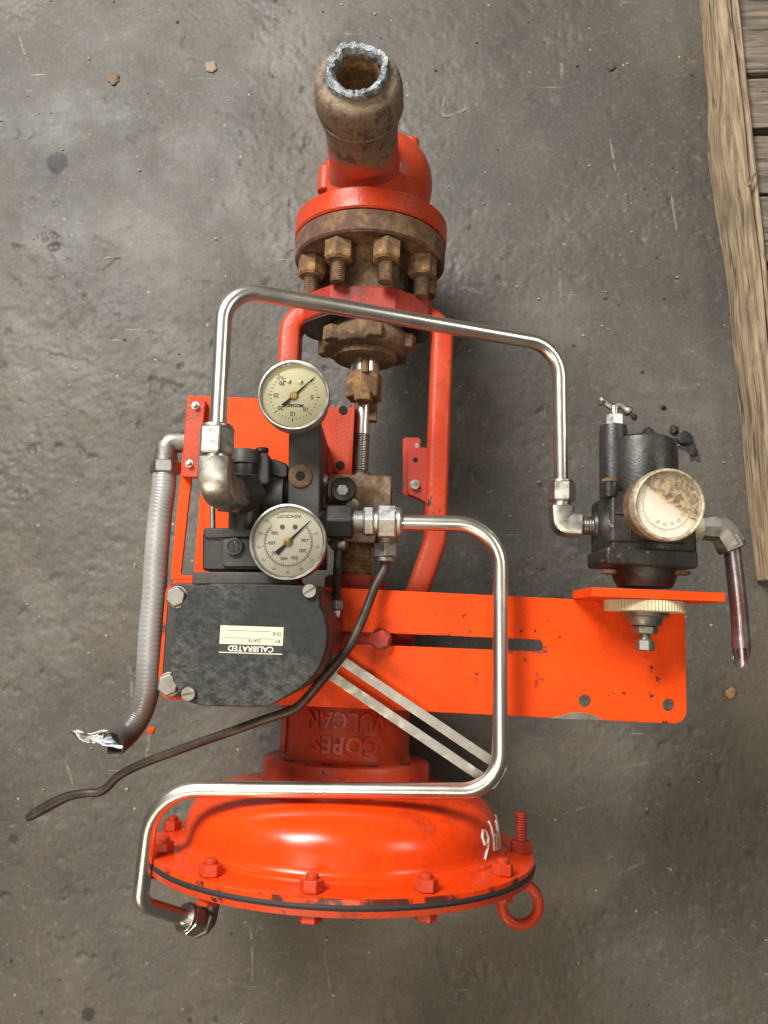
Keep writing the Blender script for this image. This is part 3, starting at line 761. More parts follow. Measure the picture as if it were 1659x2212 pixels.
# ---- rear bracket channel behind the positioner
bk = link('rear_bracket', plate_mesh('rear_bracket', rounded([(-.1625, .2240), (-.0580, .2240), (-.0580, .3930), (-.1600, .3930)], .002),
          [rounded([(-.1535, .228), (-.1420, .228), (-.1420, .330), (-.1505, .330)], .003)], .1965, .2005), ORANGE, valve)
part('rear_channel', MB().box(-.0580, -.0070, .318, .396, .168, .1715).box(-.0100, -.0070, .318, .396, .1716, .188).box(-.0580, -.0550, .318, .396, .1716, .196), RED, bk, .0006)
for u_ in ((-0.0189, 0.3930, 0.1720), (-0.0189, 0.3393, 0.1720)):
    part('channel_hole', MB().cyl((u_[0], u_[1], .1714), (u_[0], u_[1], .1724), .0042), DARK, bk)
part('clamp_bar', MB().prism(rounded([(-0.1584, 0.3862, 0.2100)[:2], (-0.1412, 0.3861, 0.2100)[:2], (-0.1428, 0.3152, 0.2100)[:2], (-0.1577, 0.3150, 0.2100)[:2]], .0008), lambda p, q, t: (p, q, t), .2008, .2100), RED, bk, .0008)
for p in ((-0.1496, 0.3805, 0.2100), (-0.1512, 0.3270, 0.2100)):
    part('bar_screw', MB().lathe(p, (0, 0, 1), [(.0036, 0), (.0036, .0012), (.0024, .0013), (.0024, .005), (.0018, .006)], 14), NICKEL, bk)

# ---- positioner: base, housing, cover
z = .320
cov = [(-0.1135, 0.2118, 0.3200), (-0.1076, 0.2151, 0.3200), (-0.0969, 0.2167, 0.3200), (-0.0637, 0.2178, 0.3200), (-0.0332, 0.2180, 0.3200), (-0.0200, 0.2182, 0.3200), (-0.0185, 0.2033, 0.3200), (-0.0152, 0.1975, 0.3200), (-0.0120, 0.1876, 0.3200), (-0.0117, 0.1757, 0.3200), (-0.0144, 0.1641, 0.3200), (-0.0199, 0.1540, 0.3200), (-0.0300, 0.1438, 0.3200), (-0.0415, 0.1365, 0.3200), (-0.0511, 0.1306, 0.3200), (-0.0745, 0.1295, 0.3200), (-0.0974, 0.1292, 0.3200), (-0.1071, 0.1309, 0.3200), (-0.1146, 0.1364, 0.3200), (-0.1213, 0.1458, 0.3200), (-0.1241, 0.1555, 0.3200), (-0.1246, 0.1653, 0.3200), (-0.1244, 0.1779, 0.3200), (-0.1232, 0.1899, 0.3200), (-0.1197, 0.2001, 0.3200)]
c2 = [(p[0], p[1]) for p in cov]
mx = sum(p[0] for p in c2) / len(c2); my = sum(p[1] for p in c2) / len(c2)
hs = part('positioner', MB().prism(rounded([(p[0] + .0004, p[1]) for p in c2], .006, 3), lambda p, q, t: (p + (.0045 if t < .3 else 0) * max(0, (p - mx) / .04), q, t), .2425, .3112), painted('maroon_black_housing', (.035, .022, .021), (.05, .028, .026), grime=(.08, .06, .05), rough=.34, cast=.12), valve, .001, ang=40)
part('cover', MB().prism(rounded(c2, .005, 3), lambda p, q, t: (p, q, t), .3116, .3200), COVER, hs, .0012, ang=40)
b2 = [(-0.1521, 0.2139, 0.2460), (-0.1463, 0.2191, 0.2460), (-0.0377, 0.2237, 0.2460), (-0.0327, 0.1373, 0.2460), (-0.1223, 0.1270, 0.2460), (-0.1418, 0.1269, 0.2460), (-0.1502, 0.1331, 0.2460), (-0.1515, 0.1434, 0.2460)]
part('base_flange', MB().prism(rounded([(p[0], p[1]) for p in b2], [.008, .004, .004, .004, .004, .008, .008, .004], 4), lambda p, q, t: (p, q, t), .2326, .2418), BLACK, hs, .001)
for p, r in (((-0.1434, 0.2076, 0.2420), .0086), ((-0.1441, 0.1368, 0.2420), .0092)):
    part('flange_bolt', MB().cyl(p, (p[0], p[1], .2436), r * 1.1, r * 1.1).hexa((p[0], p[1], .2436), (p[0], p[1], .2500), r, .4), DULL, hs, .0006)
slot_screw('cover_screw', hs, (-0.0266, 0.2141, 0.3202), (0, 0, 1), .0050, .0035, DULL, .6)
part('screw_recess', MB().cyl((-0.1077, 0.1389, 0.3201), (-0.1076, 0.1390, 0.3206), .0068), GASKET, hs)
slot_screw('cover_screw', hs, (-0.1086, 0.1376, 0.3204), (0, 0, 1), .0050, .0040, DULL, .2)
part('housing_ledge', MB().prism([(-0.1207, 0.2264, 0.2900)[:2], (-0.0510, 0.2290, 0.2900)[:2], (-0.0401, 0.2201, 0.2900)[:2], (-0.1207, 0.2168, 0.2900)[:2]], lambda p, q, t: (p, q, t), .2460, .2900), BLACKM, hs, .001)
# sticker
lc = (-0.0668, 0.1772, 0.3206)
st = part('calibration_sticker', MB().box(-.0229, .0229, -.0098, .0098, -.00015, .0), plain('sticker_paper', (.62, .57, .43), .5, var=.08, scale=90, bump=0), hs, 0, (lc[0], lc[1], .32035), (0, 0, PI + .008))
part('sticker_band', MB().box(-.0229, .0229, .0034, .0090, .00005, .00012), PRINT, hs, 0, (lc[0], lc[1], .32035), (0, 0, PI + .008))
tm = MB(); add_text(tm, 'CALIBRATED', .0056, 0, .00615, .00022, 0, .00012, 1.02)
part('sticker_title', tm, WHITE, hs, 0, (lc[0], lc[1], .32035), (0, 0, PI + .008))
tm = MB()
add_text(tm, 'BY', .0034, -.0190, .0002, .00012, 0, .00003); add_text(tm, 'DATE', .0036, -.0022, .0002, .00012, 0, .00003); add_text(tm, 'DUE', .0034, -.0183, -.0050, .00012, 0, .00003)
for x0, x1, y in ((-.0160, -.0060, -.0011), (.0030, .0190, -.0011), (-.0140, .0190, -.0064)): tm.box(x0, x1, y - .00014, y + .00014, .00005, .00012)
part('sticker_lines', tm, PRINT, hs, 0, (lc[0], lc[1], .32035), (0, 0, PI + .008))

# ---- pilot relay above the positioner
rl = MB()
rl.prism(rounded([(-0.1184, 0.2585, 0.2780)[:2], (-0.0777, 0.2602, 0.2780)[:2], (-0.0713, 0.2304, 0.2780)[:2], (-0.1161, 0.2285, 0.2780)[:2]], .002), lambda p, q, t: (p, q, t), .2330, .2780)
relay = part('pilot_relay', rl, BLACK, valve, .0015)
part('relay_flange', MB().prism(rounded([(-0.1176, 0.2619, 0.2810)[:2], (-0.0785, 0.2635, 0.2810)[:2], (-0.0780, 0.2555, 0.2810)[:2], (-0.1163, 0.2538, 0.2810)[:2]], .002), lambda p, q, t: (p, q, t), .2400, .2810), BLACK, relay, .0012)
part('relay_lid', MB().prism(rounded([(-0.1020, 0.2539, 0.2830)[:2], (-0.0700, 0.2552, 0.2830)[:2], (-0.0685, 0.2323, 0.2830)[:2], (-0.1003, 0.2310, 0.2830)[:2]], .004), lambda p, q, t: (p, q, t), .2782, .2830), BLACKM, relay, .0015)
part('adjust_boss', MB().lathe((-0.0910, 0.2478, 0.2828), (0, 0, 1), [(.0072, 0), (.0068, .0035), (.0050, .0036), (.0050, .0022)], 28), BLACKM, relay)
slot_screw('adjust_screw', relay, (-0.0906, 0.2476, 0.2850), (0, 0, 1), .0046, .0018, BLACK, 1.62)
cb = V((-0.0869, 0.2608, 0.2700)); ct = V((-0.0903, 0.3273, 0.2700))
part('relay_column', MB().lathe(cb, ct - cb, [(.0125, 0), (.0125, .020), (.0100, .026), (.0098, .044), (.0106, .046), (.0108, (ct - cb).length - .002), (.0095, (ct - cb).length)], 32), BLACK, relay)
part('column_cap', MB().lathe(V((-0.0903, 0.3273, 0.2700)) - Vector((0, .011, 0)), (0, 1, 0), [(.0125, 0), (.0125, .0095), (.0115, .0115)], 32), BLACKM, relay)
part('relay_casting', MB().ball((-0.0713, 0.3003, 0.2380), .022, .021, .020).ball((-0.0720, 0.2855, 0.2350), .022, .020, .022).cyl((-0.0866, 0.2933, 0.2450), (-0.0593, 0.2944, 0.2450), .016, .018), BLACKM, relay)
part('relay_lug', MB().prism(rounded([(-0.0819, 0.3265, 0.2700)[:2], (-0.0710, 0.3270, 0.2700)[:2], (-0.0694, 0.3017, 0.2700)[:2], (-0.0749, 0.2992, 0.2700)[:2], (-0.0803, 0.3012, 0.2700)[:2]], .003), lambda p, q, t: (p, q, t), .250, .271), BLACKM, relay, .0015)
part('lug_screw', MB().cyl((-0.0783, 0.3324, 0.2620), (-0.0780, 0.3281, 0.2620), .0055, .0055, 18), BLACK, relay, .001)
part('relay_strap', MB().prism(rounded([(-0.0721, 0.3260, 0.2620)[:2], (-0.0569, 0.3208, 0.2620)[:2], (-0.0562, 0.3091, 0.2620)[:2], (-0.0704, 0.3109, 0.2620)[:2]], .003), lambda p, q, t: (p, q, t), .235, .258), BLACK, relay, .001)
part('relay_rod', MB().thread((-0.1137, 0.2607, 0.2620), (-0.1159, 0.2854, 0.2620), .0024, .0014, 12), DULL, relay)
part('column_brace', MB().prism([(-0.1021, 0.2733, 0.2620)[:2], (-0.0919, 0.2738, 0.2620)[:2], (-0.0912, 0.2635, 0.2620)[:2], (-0.1014, 0.2631, 0.2620)[:2]], lambda p, q, t: (p, q, t), .24, .262), BLACK, relay, .001)

# ---- manifold block that carries the two gauges
q0 = [(-0.0576, 0.3581, 0.2620), (-0.0314, 0.3592, 0.2620), (-0.0257, 0.2398, 0.2620), (-0.0519, 0.2387, 0.2620)]
man = part('manifold', MB().prism([(p[0], p[1]) for p in q0], lambda p, q, t: (p, q, t), .172, .262), BLACKM, valve, .0016)
pg = (-0.0451, 0.3100, 0.2620)
part('pipe_plug', MB().lathe((pg[0], pg[1], .2620), (0, 0, 1), [(.0098, 0), (.0096, .0016), (.0082, .0022), (.0040, .0018), (.0036, .0002)], 28), RUST, man)
part('plug_socket', MB().lathe((pg[0], pg[1], .26215), (0, 0, 1), [(.0042, 0), (.0042, .0019)], 6), DARK, man)
for p in ((-0.0280, 0.3161, 0.2150), (-0.0292, 0.2965, 0.2180)):
    mb = MB().lathe((q0[1][0] + .0002, p[1], p[2]), (1, 0, 0), [(.0062, 0), (.0064, .001), (.0058, .0035), (.0036, .0050)], 20)
    part('side_screw', mb, ZINC, man)

# ---- gauges
def gauge(c, tilt, r, depth, dial_mat, casemat, bezmat, rot, major, minor, label, style):
    e = Euler((tilt[0], tilt[1], 0))
    g = part('pressure_gauge', MB().lathe((0, 0, 0), (0, 0, 1), [(r * .30, -depth - .010), (r * .32, -depth), (r * .82, -depth), (r * .95, -depth + .004), (r * .965, -.008), (r * .90, -.0062), (r * .4, -.0062)], 64), casemat, valve, 0, c, e)
    g['label'] = label
    part('bezel', MB().lathe((0, 0, 0), (0, 0, 1), [(r * .96, -.0105), (r, -.0095), (r, -.002), (r * .975, -.0003), (r * .935, 0), (r * .905, -.0008), (r * .89, -.0035), (r * .89, -.006)], 72, False), bezmat, g)
    part('dial', MB().lathe((0, 0, 0), (0, 0, 1), [(r * .89, -.0060), (r * .89, -.0050)], 64), dial_mat, g)
    zz = -.00485
    a0, a1 = math.radians(225) + rot, math.radians(-45) + rot
    tk = MB()
    def radial(an, ra, rb, wd):
        c_, s_ = math.cos(an), math.sin(an)
        tk.add([(c_ * ra - s_ * wd, s_ * ra + c_ * wd, zz), (c_ * rb - s_ * wd, s_ * rb + c_ * wd, zz), (c_ * rb + s_ * wd, s_ * rb - c_ * wd, zz), (c_ * ra + s_ * wd, s_ * ra - c_ * wd, zz)], [(0, 1, 2, 3)])
    def arc(ra, wd, k=60):
        o = len(tk.v)
        for i in range(k + 1):
            an = a0 + (a1 - a0) * i / k
            for rr in (ra - wd, ra + wd): tk.v.append((math.cos(an) * rr, math.sin(an) * rr, zz))
        for i in range(k): tk.f.append((o + 2 * i, o + 2 * i + 1, o + 2 * i + 3, o + 2 * i + 2))
    nb = MB()
    if style == 'A':
        for i in range(31):
            an = a0 + (a1 - a0) * i / 30; radial(an, r * .62, r * (.72 if i % 5 == 0 else .67), r * (.013 if i % 5 == 0 else .008))
        for i in range(1, 7):
            an = a0 + (a1 - a0) * i / 6; add_text(nb, str(i * 5), r * .165, math.cos(an) * r * .50, math.sin(an) * r * .50, zz, rot, r * .004)
        add_text(nb, 'MOORE', r * .125, -math.sin(rot) * r * .26 + r * .06, math.cos(rot) * r * .26, zz, rot, r * .006)
        add_text(nb, 'PSI', r * .12, r * .44 * math.cos(rot - .85), r * .60 * math.sin(rot - .85), zz, rot - .6, 0)
        add_text(nb, 'kPa', r * .12, r * .60 * math.cos(rot - .80), r * .75 * math.sin(rot - .80), zz, rot - .6, 0)
        part('dial_scale', tk, PRINT, g); part('dial_figures', nb, PRINT, g)
    elif style == 'B':
        arc(r * .60, r * .004); arc(r * .615, r * .003)
        for i in range(36):
            an = a0 + (a1 - a0) * i / 36.5; radial(an, r * (.56 if i % 5 else .52), r * .60, r * .006)
        for i in range(51):
            an = a0 + (a1 - a0) * i / 50; radial(an, r * .615, r * (.70 if i % 5 == 0 else .65), r * .005)
        for i in range(1, 8):
            an = a0 + (a1 - a0) * i / 7.25; add_text(nb, str(i * 100), r * .125, math.cos(an) * r * .43, math.sin(an) * r * .43, zz, rot, r * .003)
        for i in range(1, 11):
            an = a0 + (a1 - a0) * i / 10; add_text(nb, str(i * 10), r * .105, math.cos(an) * r * .77, math.sin(an) * r * .77, zz, rot + (an - PI / 2 - rot) * .25, 0)
        add_text(nb, 'ASHCROFT', r * .125, math.sin(rot) * r * .68, -math.cos(rot) * r * .68, zz, rot, r * .003)
        add_text(nb, 'MADE IN U.S.A.', r * .06, math.sin(rot) * r * .79, -math.cos(rot) * r * .79, zz, rot, 0)
        part('dial_scale', tk, PRINT, g); part('dial_figures', nb, PRINTG, g)
    else:
        arc(r * .66, r * .004)
        for i in range(61):
            an = a0 + (a1 - a0) * i / 60; radial(an, r * .66, r * (.74 if i % 5 == 0 else .70), r * .006)
        for i in range(4, 9):
            an = a0 + (a1 - a0) * i / 12; add_text(nb, str(i * 5), r * .13, math.cos(an) * r * .52, math.sin(an) * r * .52, zz, rot, 0)
        part('dial_scale', tk, PRINTG, g); part('dial_figures', nb, PRINTG, g)
    if style in 'AB':
        an = a0 + (.02 if style == 'A' else .0)
        c_, s_ = math.cos(an), math.sin(an)
        pt = MB(); zp = -.0036
        tail, w1, w2 = (.42, .055, .030) if style == 'A' else (.42, .07, .035)
        pts = [(-r * tail, -r * w1), (-r * tail, r * w1), (-r * .1, r * w2), (r * .1, r * w2), (r * .80, r * .008), (r * .80, -r * .008), (r * .1, -r * w2), (-r * .1, -r * w2)]
        pt.prism(pts, lambda p, q, t: (p * c_ - q * s_, p * s_ + q * c_, t), zp - .0003, zp)
        part('pointer', pt, PRINT, g)
        part('pointer_hub', MB().lathe((0, 0, zp - .001), (0, 0, 1), [(r * .12, 0), (r * .12, .0014), (r * .09, .002)], 24), BRASS, g)
        for s_x in (-.165, .165):
            px = r * (s_x * math.cos(rot) + .40 * math.sin(rot)); py = r * (s_x * math.sin(rot) - .40 * math.cos(rot))
            part('dial_screw', MB().lathe((px, py, -.0051), (0, 0, 1), [(r * .065, 0), (r * .065, .0006), (r * .04, .0009)], 16), BRASS if style == 'A' else PRINTG, g)
    part('glass', MB().lathe((0, 0, 0), (0, 0, 1), [(r * .895, -.0026), (r * .895, -.0016), (r * .6, -.0010), (r * .2, -.0008)], 56), GLASS if style in 'AB' else FOULED, g)
    return g
GREYCASE = plain('grey_gauge_case', (.16, .155, .14), .5, .3, .3)
BROWNCASE = rusty('brown_gauge_case', (.16, .095, .055), (.26, .17, .10), (.10, .055, .035), rough=.45, scale=50, metal=.3, bump=.1)
gauge((-0.0499, 0.3679, 0.3000), (.02, .02), .0285, .026, DIAL, GREYCASE, ZINC, PI - .045 + .04, 6, 5, 'upper gauge with cream dial reading zero to thirty', 'A')
gauge((-0.0473, 0.2515, 0.3020), (.01, -.01), .0297, .030, DIALW, BROWNCASE, NICKEL, PI + .04, 10, 5, 'lower gauge with white dial and brown case', 'B')
gauge((0.2326, 0.2871, 0.3320), (.08, .05), .0268, .030, STAIN, BROWNCASE, rusty('flaking_bezel', (.40, .33, .22), (.62, .55, .42), (.10, .07, .04), rough=.5, scale=70, metal=.3), PI + .3, 10, 5, 'rust fouled gauge on the regulator', 'C')

# ---- upper stainless tube with its fittings
ta = fillet([(-0.0991, 0.3277, 0.3350), (-0.1017, 0.4388, 0.3350), (0.1709, 0.4373, 0.2450), (0.1746, 0.3171, 0.2400)], [.026, .030], 10)
tubeA = part('upper_tube', MB().tube(ta, .00635, 24), STEEL, valve)
def comp_nut(parent, p0, p1, r, mat, name='compression_nut', ph=.2):
    p0, p1 = V(p0), V(p1); d = p1 - p0
    mb = MB().hexa(p0 + d * .12, p1, r, ph); mb.lathe(p0, d, [(r * .70, 0), (r * .84, d.length * .04), (r * .86, d.length * .14)], 24)
    return part(name, mb, mat, parent, .0005)
comp_nut(tubeA, (-0.0995, 0.3323, 0.3350), (-0.0988, 0.3090, 0.3350), .0136, NICKEL)
part('fitting_neck', MB().cyl((-0.0988, 0.3094, 0.3350), (-0.0985, 0.3056, 0.3350), .0098), NICKEL, tubeA)
e0, e1, e2 = V((-0.0986, 0.3069, 0.3350)), V((-0.0976, 0.2859, 0.3340)), V((-0.0910, 0.2851, 0.3000))
oct8 = rounded([(-.0118, -.0118), (.0118, -.0118), (.0118, .0118), (-.0118, .0118)], .0055, 2)
part('elbow', MB().tube(fillet([e0, e1, e2], .012, 6), 1, 8, True, oct8), NICKEL, tubeA, .0012, ang=28)
part('elbow_hex', MB().hexa((-0.0942, 0.2861, 0.3060), (-0.0858, 0.2938, 0.2720), .0170, .1), BLACKM, tubeA, .0008)
comp_nut(tubeA, (0.1746, 0.3207, 0.2400), (0.1748, 0.3015, 0.2400), .0118, NICKEL)
part('fitting_neck', MB().cyl((0.1748, 0.3019, 0.2400), (0.1748, 0.2971, 0.2400), .0084), NICKEL, tubeA)
sq = rounded([(-.0098, -.0098), (.0098, -.0098), (.0098, .0098), (-.0098, .0098)], .004, 2)
part('elbow', MB().tube(fillet([(0.1744, 0.2975, 0.2400), (0.1749, 0.2821, 0.2400), (0.1907, 0.2814, 0.2410)], .004, 4), 1, 8, True, sq), NICKEL, tubeA, .001, ang=28)
part('elbow_thread', MB().thread((0.1899, 0.2814, 0.2410), (0.2019, 0.2817, 0.2430), .0082, .0019), NICKEL, tubeA)

# ---- lower stainless tube
tb_ = fillet([(0.0367, 0.2753, 0.2620), (0.1201, 0.2773, 0.2620), (0.1233, 0.0687, 0.2660), (-0.1440, 0.0598, 0.2660), (-0.1516, -0.0296, 0.2500), (-0.1204, -0.0529, 0.2120)], [.036, .030, .040, .018], 10)
tubeB = part('lower_tube', MB().tube(tb_, .00635, 24), STEEL, valve)
tee = part('tee_block', MB().hexa((-0.0214, 0.2729, 0.2620), (0.0001, 0.2738, 0.2620), .0150, .52), BLACK, tubeB, .0012)
part('tee_neck', MB().cyl((-0.0286, 0.2742, 0.2500), (-0.0207, 0.2729, 0.2620), .009), BLACK, tubeB)
part('tee_thread', MB().thread((-0.0003, 0.2738, 0.2620), (0.0088, 0.2742, 0.2620), .0098, .0018), ZINC, tubeB)
part('union_hex', MB().hexa((0.0084, 0.2745, 0.2620), (0.0171, 0.2749, 0.2620), .0128, .5), ZINC, tubeB, .0005)
part('union_neck', MB().cyl((0.0167, 0.2745, 0.2620), (0.0208, 0.2747, 0.2620), .0092), ZINC, tubeB)
part('compression_nut', MB().hexa((0.0197, 0.2750, 0.2620), (0.0352, 0.2753, 0.2620), .0146, .52).lathe((0.0352, 0.2753, 0.2620), V((0.0405, 0.2755, 0.2620)) - V((0.0352, 0.2753, 0.2620)), [(.0120, 0), (.0120, .003), (.0100, .0045)], 28), ZINC, tubeB, .0005)
en = V((-0.1239, -0.0499, 0.2170)); ed = (V((-0.1204, -0.0529, 0.2120)) - V((-0.1371, -0.0406, 0.2330))).normalized()
part('end_nut', MB().lathe(en, ed, [(.0075, -.001), (.0112, 0), (.0114, .003)], 28).hexa(en + ed * .003, en + ed * .014, .0124, .2), NICKEL, tubeB, .0006)
part('end_union', MB().cyl(en + ed * .014, en + ed * .019, .009).hexa(en + ed * .018, en + ed * .023, .0122, .5).tube(fillet([en + ed * .022, en + ed * .027, en + ed * .030 + Vector((.004, .05, -.01))], .004, 5), .007, 14), DULL, tubeB, .0006)

# ---- thin copper line
cp = spline([(0.0274, 0.2450, 0.2400), (0.0266, 0.2371, 0.2410), (0.0196, 0.2219, 0.2460), (0.0121, 0.1987, 0.2560), (0.0034, 0.1767, 0.2660), (-0.0065, 0.1618, 0.2720), (-0.0199, 0.1448, 0.2700), (-0.0325, 0.1293, 0.2620), (-0.0426, 0.1215, 0.2560), (-0.0683, 0.1112, 0.2480), (-0.0938, 0.1004, 0.2400), (-0.1243, 0.0878, 0.2300), (-0.1671, 0.0693, 0.2160), (-0.1897, 0.0567, 0.2080), (-0.2007, 0.0455, 0.2050), (-0.2085, 0.0412, 0.2040), (-0.2183, 0.0402, 0.2030), (-0.2337, 0.0363, 0.2000), (-0.2489, 0.0287, 0.1960), (-0.2712, 0.0150, 0.1900)], 6)
cl = part('copper_line', MB().tube(cp, [.0037] * (len(cp) - 14) + [.0038, .0039, .0040, .0042, .0044, .0045, .0046, .0046, .0046, .0046, .0045, .0043, .004, .0034], 14), COPPER, valve)
part('line_nut', MB().hexa((0.0264, 0.2605, 0.2400), (0.0273, 0.2477, 0.2400), .0112, .5).lathe((0.0273, 0.2481, 0.2400), (0.0, -1, 0), [(.0092, 0), (.0090, .004)], 20), DULL, cl, .0008)
part('line_body', MB().cyl((0.0287, 0.2688, 0.2440), (0.0268, 0.2594, 0.2400), .0095), DULL, cl)

# ---- black threaded feedback rod beside the positioner
fr = part('feedback_rod', MB().cyl((-0.0120, 0.2586, 0.2500), (-0.0117, 0.2379, 0.2500), .0034).thread((-0.0117, 0.2387, 0.2500), (-0.0112, 0.1921, 0.2500), .0037, .0014, 16), BLACK, valve)
part('rod_knob', MB().lathe((-0.0113, 0.2602, 0.2500), (0, -1, 0), [(.0070, 0), (.0078, .002), (.0074, .007), (.005, .009)], 8), DULL, fr, .0006)
part('rod_nut', MB().hexa((-0.0122, 0.2105, 0.2500), (-0.0122, 0.2026, 0.2500), .0072, .3), DULL, fr, .0005)
part('rod_clevis', MB().box((-0.0145, 0.1958, 0.2500)[0], (-0.0076, 0.2028, 0.2500)[0], (-0.0115, 0.1963, 0.2500)[1], (-0.0118, 0.2023, 0.2500)[1], .243, .254), ZINC, fr, .0006)
part('rod_arm', MB().box((-0.0114, 0.1959, 0.2500)[0], (-0.0091, 0.2027, 0.2500)[0], (-0.0093, 0.1533, 0.2500)[1], (-0.0115, 0.1978, 0.2500)[1], .244, .249), DULL, fr, .0006)

# ---- slotted feedback lever
l0 = V((-0.0168, 0.1608, 0.2445)); l1 = V((0.1264, 0.0747, 0.2445)); d = (l1 - l0); Ln = d.length; an = math.atan2(d.y, d.x)
hw, sw = .0112, .0036
lm = plate_mesh('feedback_lever', rounded([(-.004, -hw), (Ln + .001, -hw), (Ln + .001, hw), (-.004, hw)], .0035), [rounded([(.012, -sw), (Ln - .0085, -sw), (Ln - .0085, sw), (.012, sw)], .0012, 3)], -.0009, .0009, .0003)
link('feedback_lever', lm, STRIP, valve, 0, l0, (0, 0, an))

# ---- flexible conduit
cpts = spline([(-0.1756, 0.3213, 0.2000), (-0.1753, 0.3034, 0.2000), (-0.1767, 0.2815, 0.1990), (-0.1771, 0.2440, 0.1980), (-0.1765, 0.2082, 0.1970), (-0.1772, 0.1801, 0.1960), (-0.1766, 0.1506, 0.1950), (-0.1768, 0.1269, 0.1930), (-0.1823, 0.1061, 0.1890), (-0.1899, 0.0910, 0.1940), (-0.1960, 0.0839, 0.2060)], 14)
rr = []
ribd = []
fine = []
for i in range(len(cpts) - 1):
    for t in (0, .5): fine.append(cpts[i].lerp(cpts[i + 1], t))
fine.append(cpts[-1])
for i in range(len(fine)): rr.append(.0106 + (.00011 if i % 4 < 2 else -.00011) + .0008 * max(0, (i - len(fine) * .8) / (len(fine) * .2)))
cdt = part('flexible_conduit', MB().tube(fine, rr, 24, False), CONDUIT, valve, ang=60)
part('conduit_core', MB().tube(fine[-30:-3], .0094, 16), DARK, cdt)
part('conduit_nut', MB().hexa((-0.1749, 0.3187, 0.2000), (-0.1755, 0.3307, 0.2000), .0142, .15), DULL, cdt, .001)
part('conduit_ring', MB().lathe((-0.1755, 0.3303, 0.2000), YA, [(.0105, 0), (.0105, .0045), (.0095, .0050), (.0095, .0085)], 28), DULL, cdt)
part('conduit_elbow', MB().tube(fillet([(-0.1757, 0.3333, 0.2000), (-0.1757, 0.3484, 0.2000), (-0.1583, 0.3501, 0.1960)], .012, 8), .0098, 20), DULL, cdt)
endp = V(fine[-1]); ed = (V(fine[-1]) - V(fine[-6])).normalized()
fo = MB(); gx, gy = 14, 7; vs = []
side = ed.cross(Vector((0, 0, 1))).normalized(); upv = side.cross(ed)
tip = (V((-0.2280, 0.0864, 0.2060)) - endp)
for i in range(gx):
    t = i / (gx - 1)
    for j in range(gy):
        s_ = j / (gy - 1) - .5
        wd = .0190 * (1 - .30 * t) + .0040 * math.sin(t * 8 + .5)
        tw = .15 + .35 * t
        p = endp - ed * .006 + (ed * .006 + tip) * t + side * s_ * wd * math.cos(tw) + Vector((0, 0, 1)) * (s_ * wd * math.sin(tw) * .7 + .007 * (1 - t) * (s_ * s_ * 4 - .3) + .004)
        p += Vector((noise.noise(p * 120), noise.noise(p * 120 + Vector((5, 0, 0))), noise.noise(p * 120 + Vector((0, 5, 0))))) * .0022
        vs.append(p)
fo.add(vs, [(i * gy + j, (i + 1) * gy + j, (i + 1) * gy + j + 1, i * gy + j + 1) for i in range(gx - 1) for j in range(gy - 1)])
fob = part('torn_foil', fo, FOIL, cdt, ang=40)
sm = fob.modifiers.new('thick', 'SOLIDIFY'); sm.thickness = .0006
tr = MB(); vs = []; kk = 40
a, u, w = frame(ed)
for t, r0 in ((-.004, .0116), (.0, .0118), (.003, .0112), (.003, .0098), (-.004, .0094)):
    for i in range(kk):
        an_ = 2 * PI * i / kk; jg = noise.noise(Vector((math.cos(an_) * 2.2, math.sin(an_) * 2.2, 7))) + .5 * noise.noise(Vector((math.cos(an_) * 6, math.sin(an_) * 6, 3)))
        vs.append(endp + ed * (t + (.005 * jg if t >= 0 else 0)) + (u * math.cos(an_) + w * math.sin(an_)) * r0)
tr.add(vs, [(j * kk + i, j * kk + (i + 1) % kk, (j + 1) * kk + (i + 1) % kk, (j + 1) * kk + i) for j in range(4) for i in range(kk)])
part('torn_end', tr, CONDUIT, cdt)

# ---- filter regulator on the shelf
ZR = .262
rx = (0.2370, 0.2151, 0.2620)[0]
def RY(v): return (0.2372, 0.2414, 0.2620)[1] if v is None else None
yb0 = (0.2371, 0.2332, 0.2620)[1]
rg = part('filter_regulator', MB().prism(rounded([((0.2014, 0.2902, 0.2800)[0], (0.2341, 0.2467, 0.2800)[1]), ((0.2701, 0.2931, 0.2800)[0], (0.2341, 0.2460, 0.2800)[1]), ((0.2675, 0.2930, 0.2800)[0], (0.2346, 0.3058, 0.2800)[1]), ((0.2014, 0.2902, 0.2800)[0], (0.2345, 0.3036, 0.2800)[1])], .006, 4), lambda p, q, t: (p, q, t), .232, .290), REGB, valve, .003)
by = (0.2385, 0.3138, 0.2620)[1]; bt = (0.2387, 0.3528, 0.2620)[1]
bx = (0.2362, 0.3318, 0.2680)[0]
part('filter_bowl', MB().lathe((bx, by - .012, .262), YA, [(.0278, 0), (.0282, .006), (.0278, bt - by + .004), (.0265, bt - by + .0095), (.021, bt - by + .0125), (.012, bt - by + .0135)], 56), REGB, rg)
part('bonnet_cone', MB().lathe((rx, (0.2346, 0.2490, 0.2700)[1] + .002, ZR), (0, -1, 0), [(.0300, 0), (.0300, .004), (.0262, .006), (.0255, .010), (.0235, .016), (.021, .0205)], 56), REGB, rg)
part('flange_ledge', MB().prism(rounded([((0.1981, 0.2528, 0.2850)[0], (0.2324, 0.2459, 0.2850)[1]), ((0.2686, 0.2557, 0.2850)[0], (0.2324, 0.2448, 0.2850)[1]), ((0.2686, 0.2557, 0.2850)[0], (0.2325, 0.2586, 0.2850)[1]), ((0.1981, 0.2528, 0.2850)[0], (0.2325, 0.2593, 0.2850)[1])], .003, 3), lambda p, q, t: (p, q, t), .234, .2925), REGB, rg, .0015)
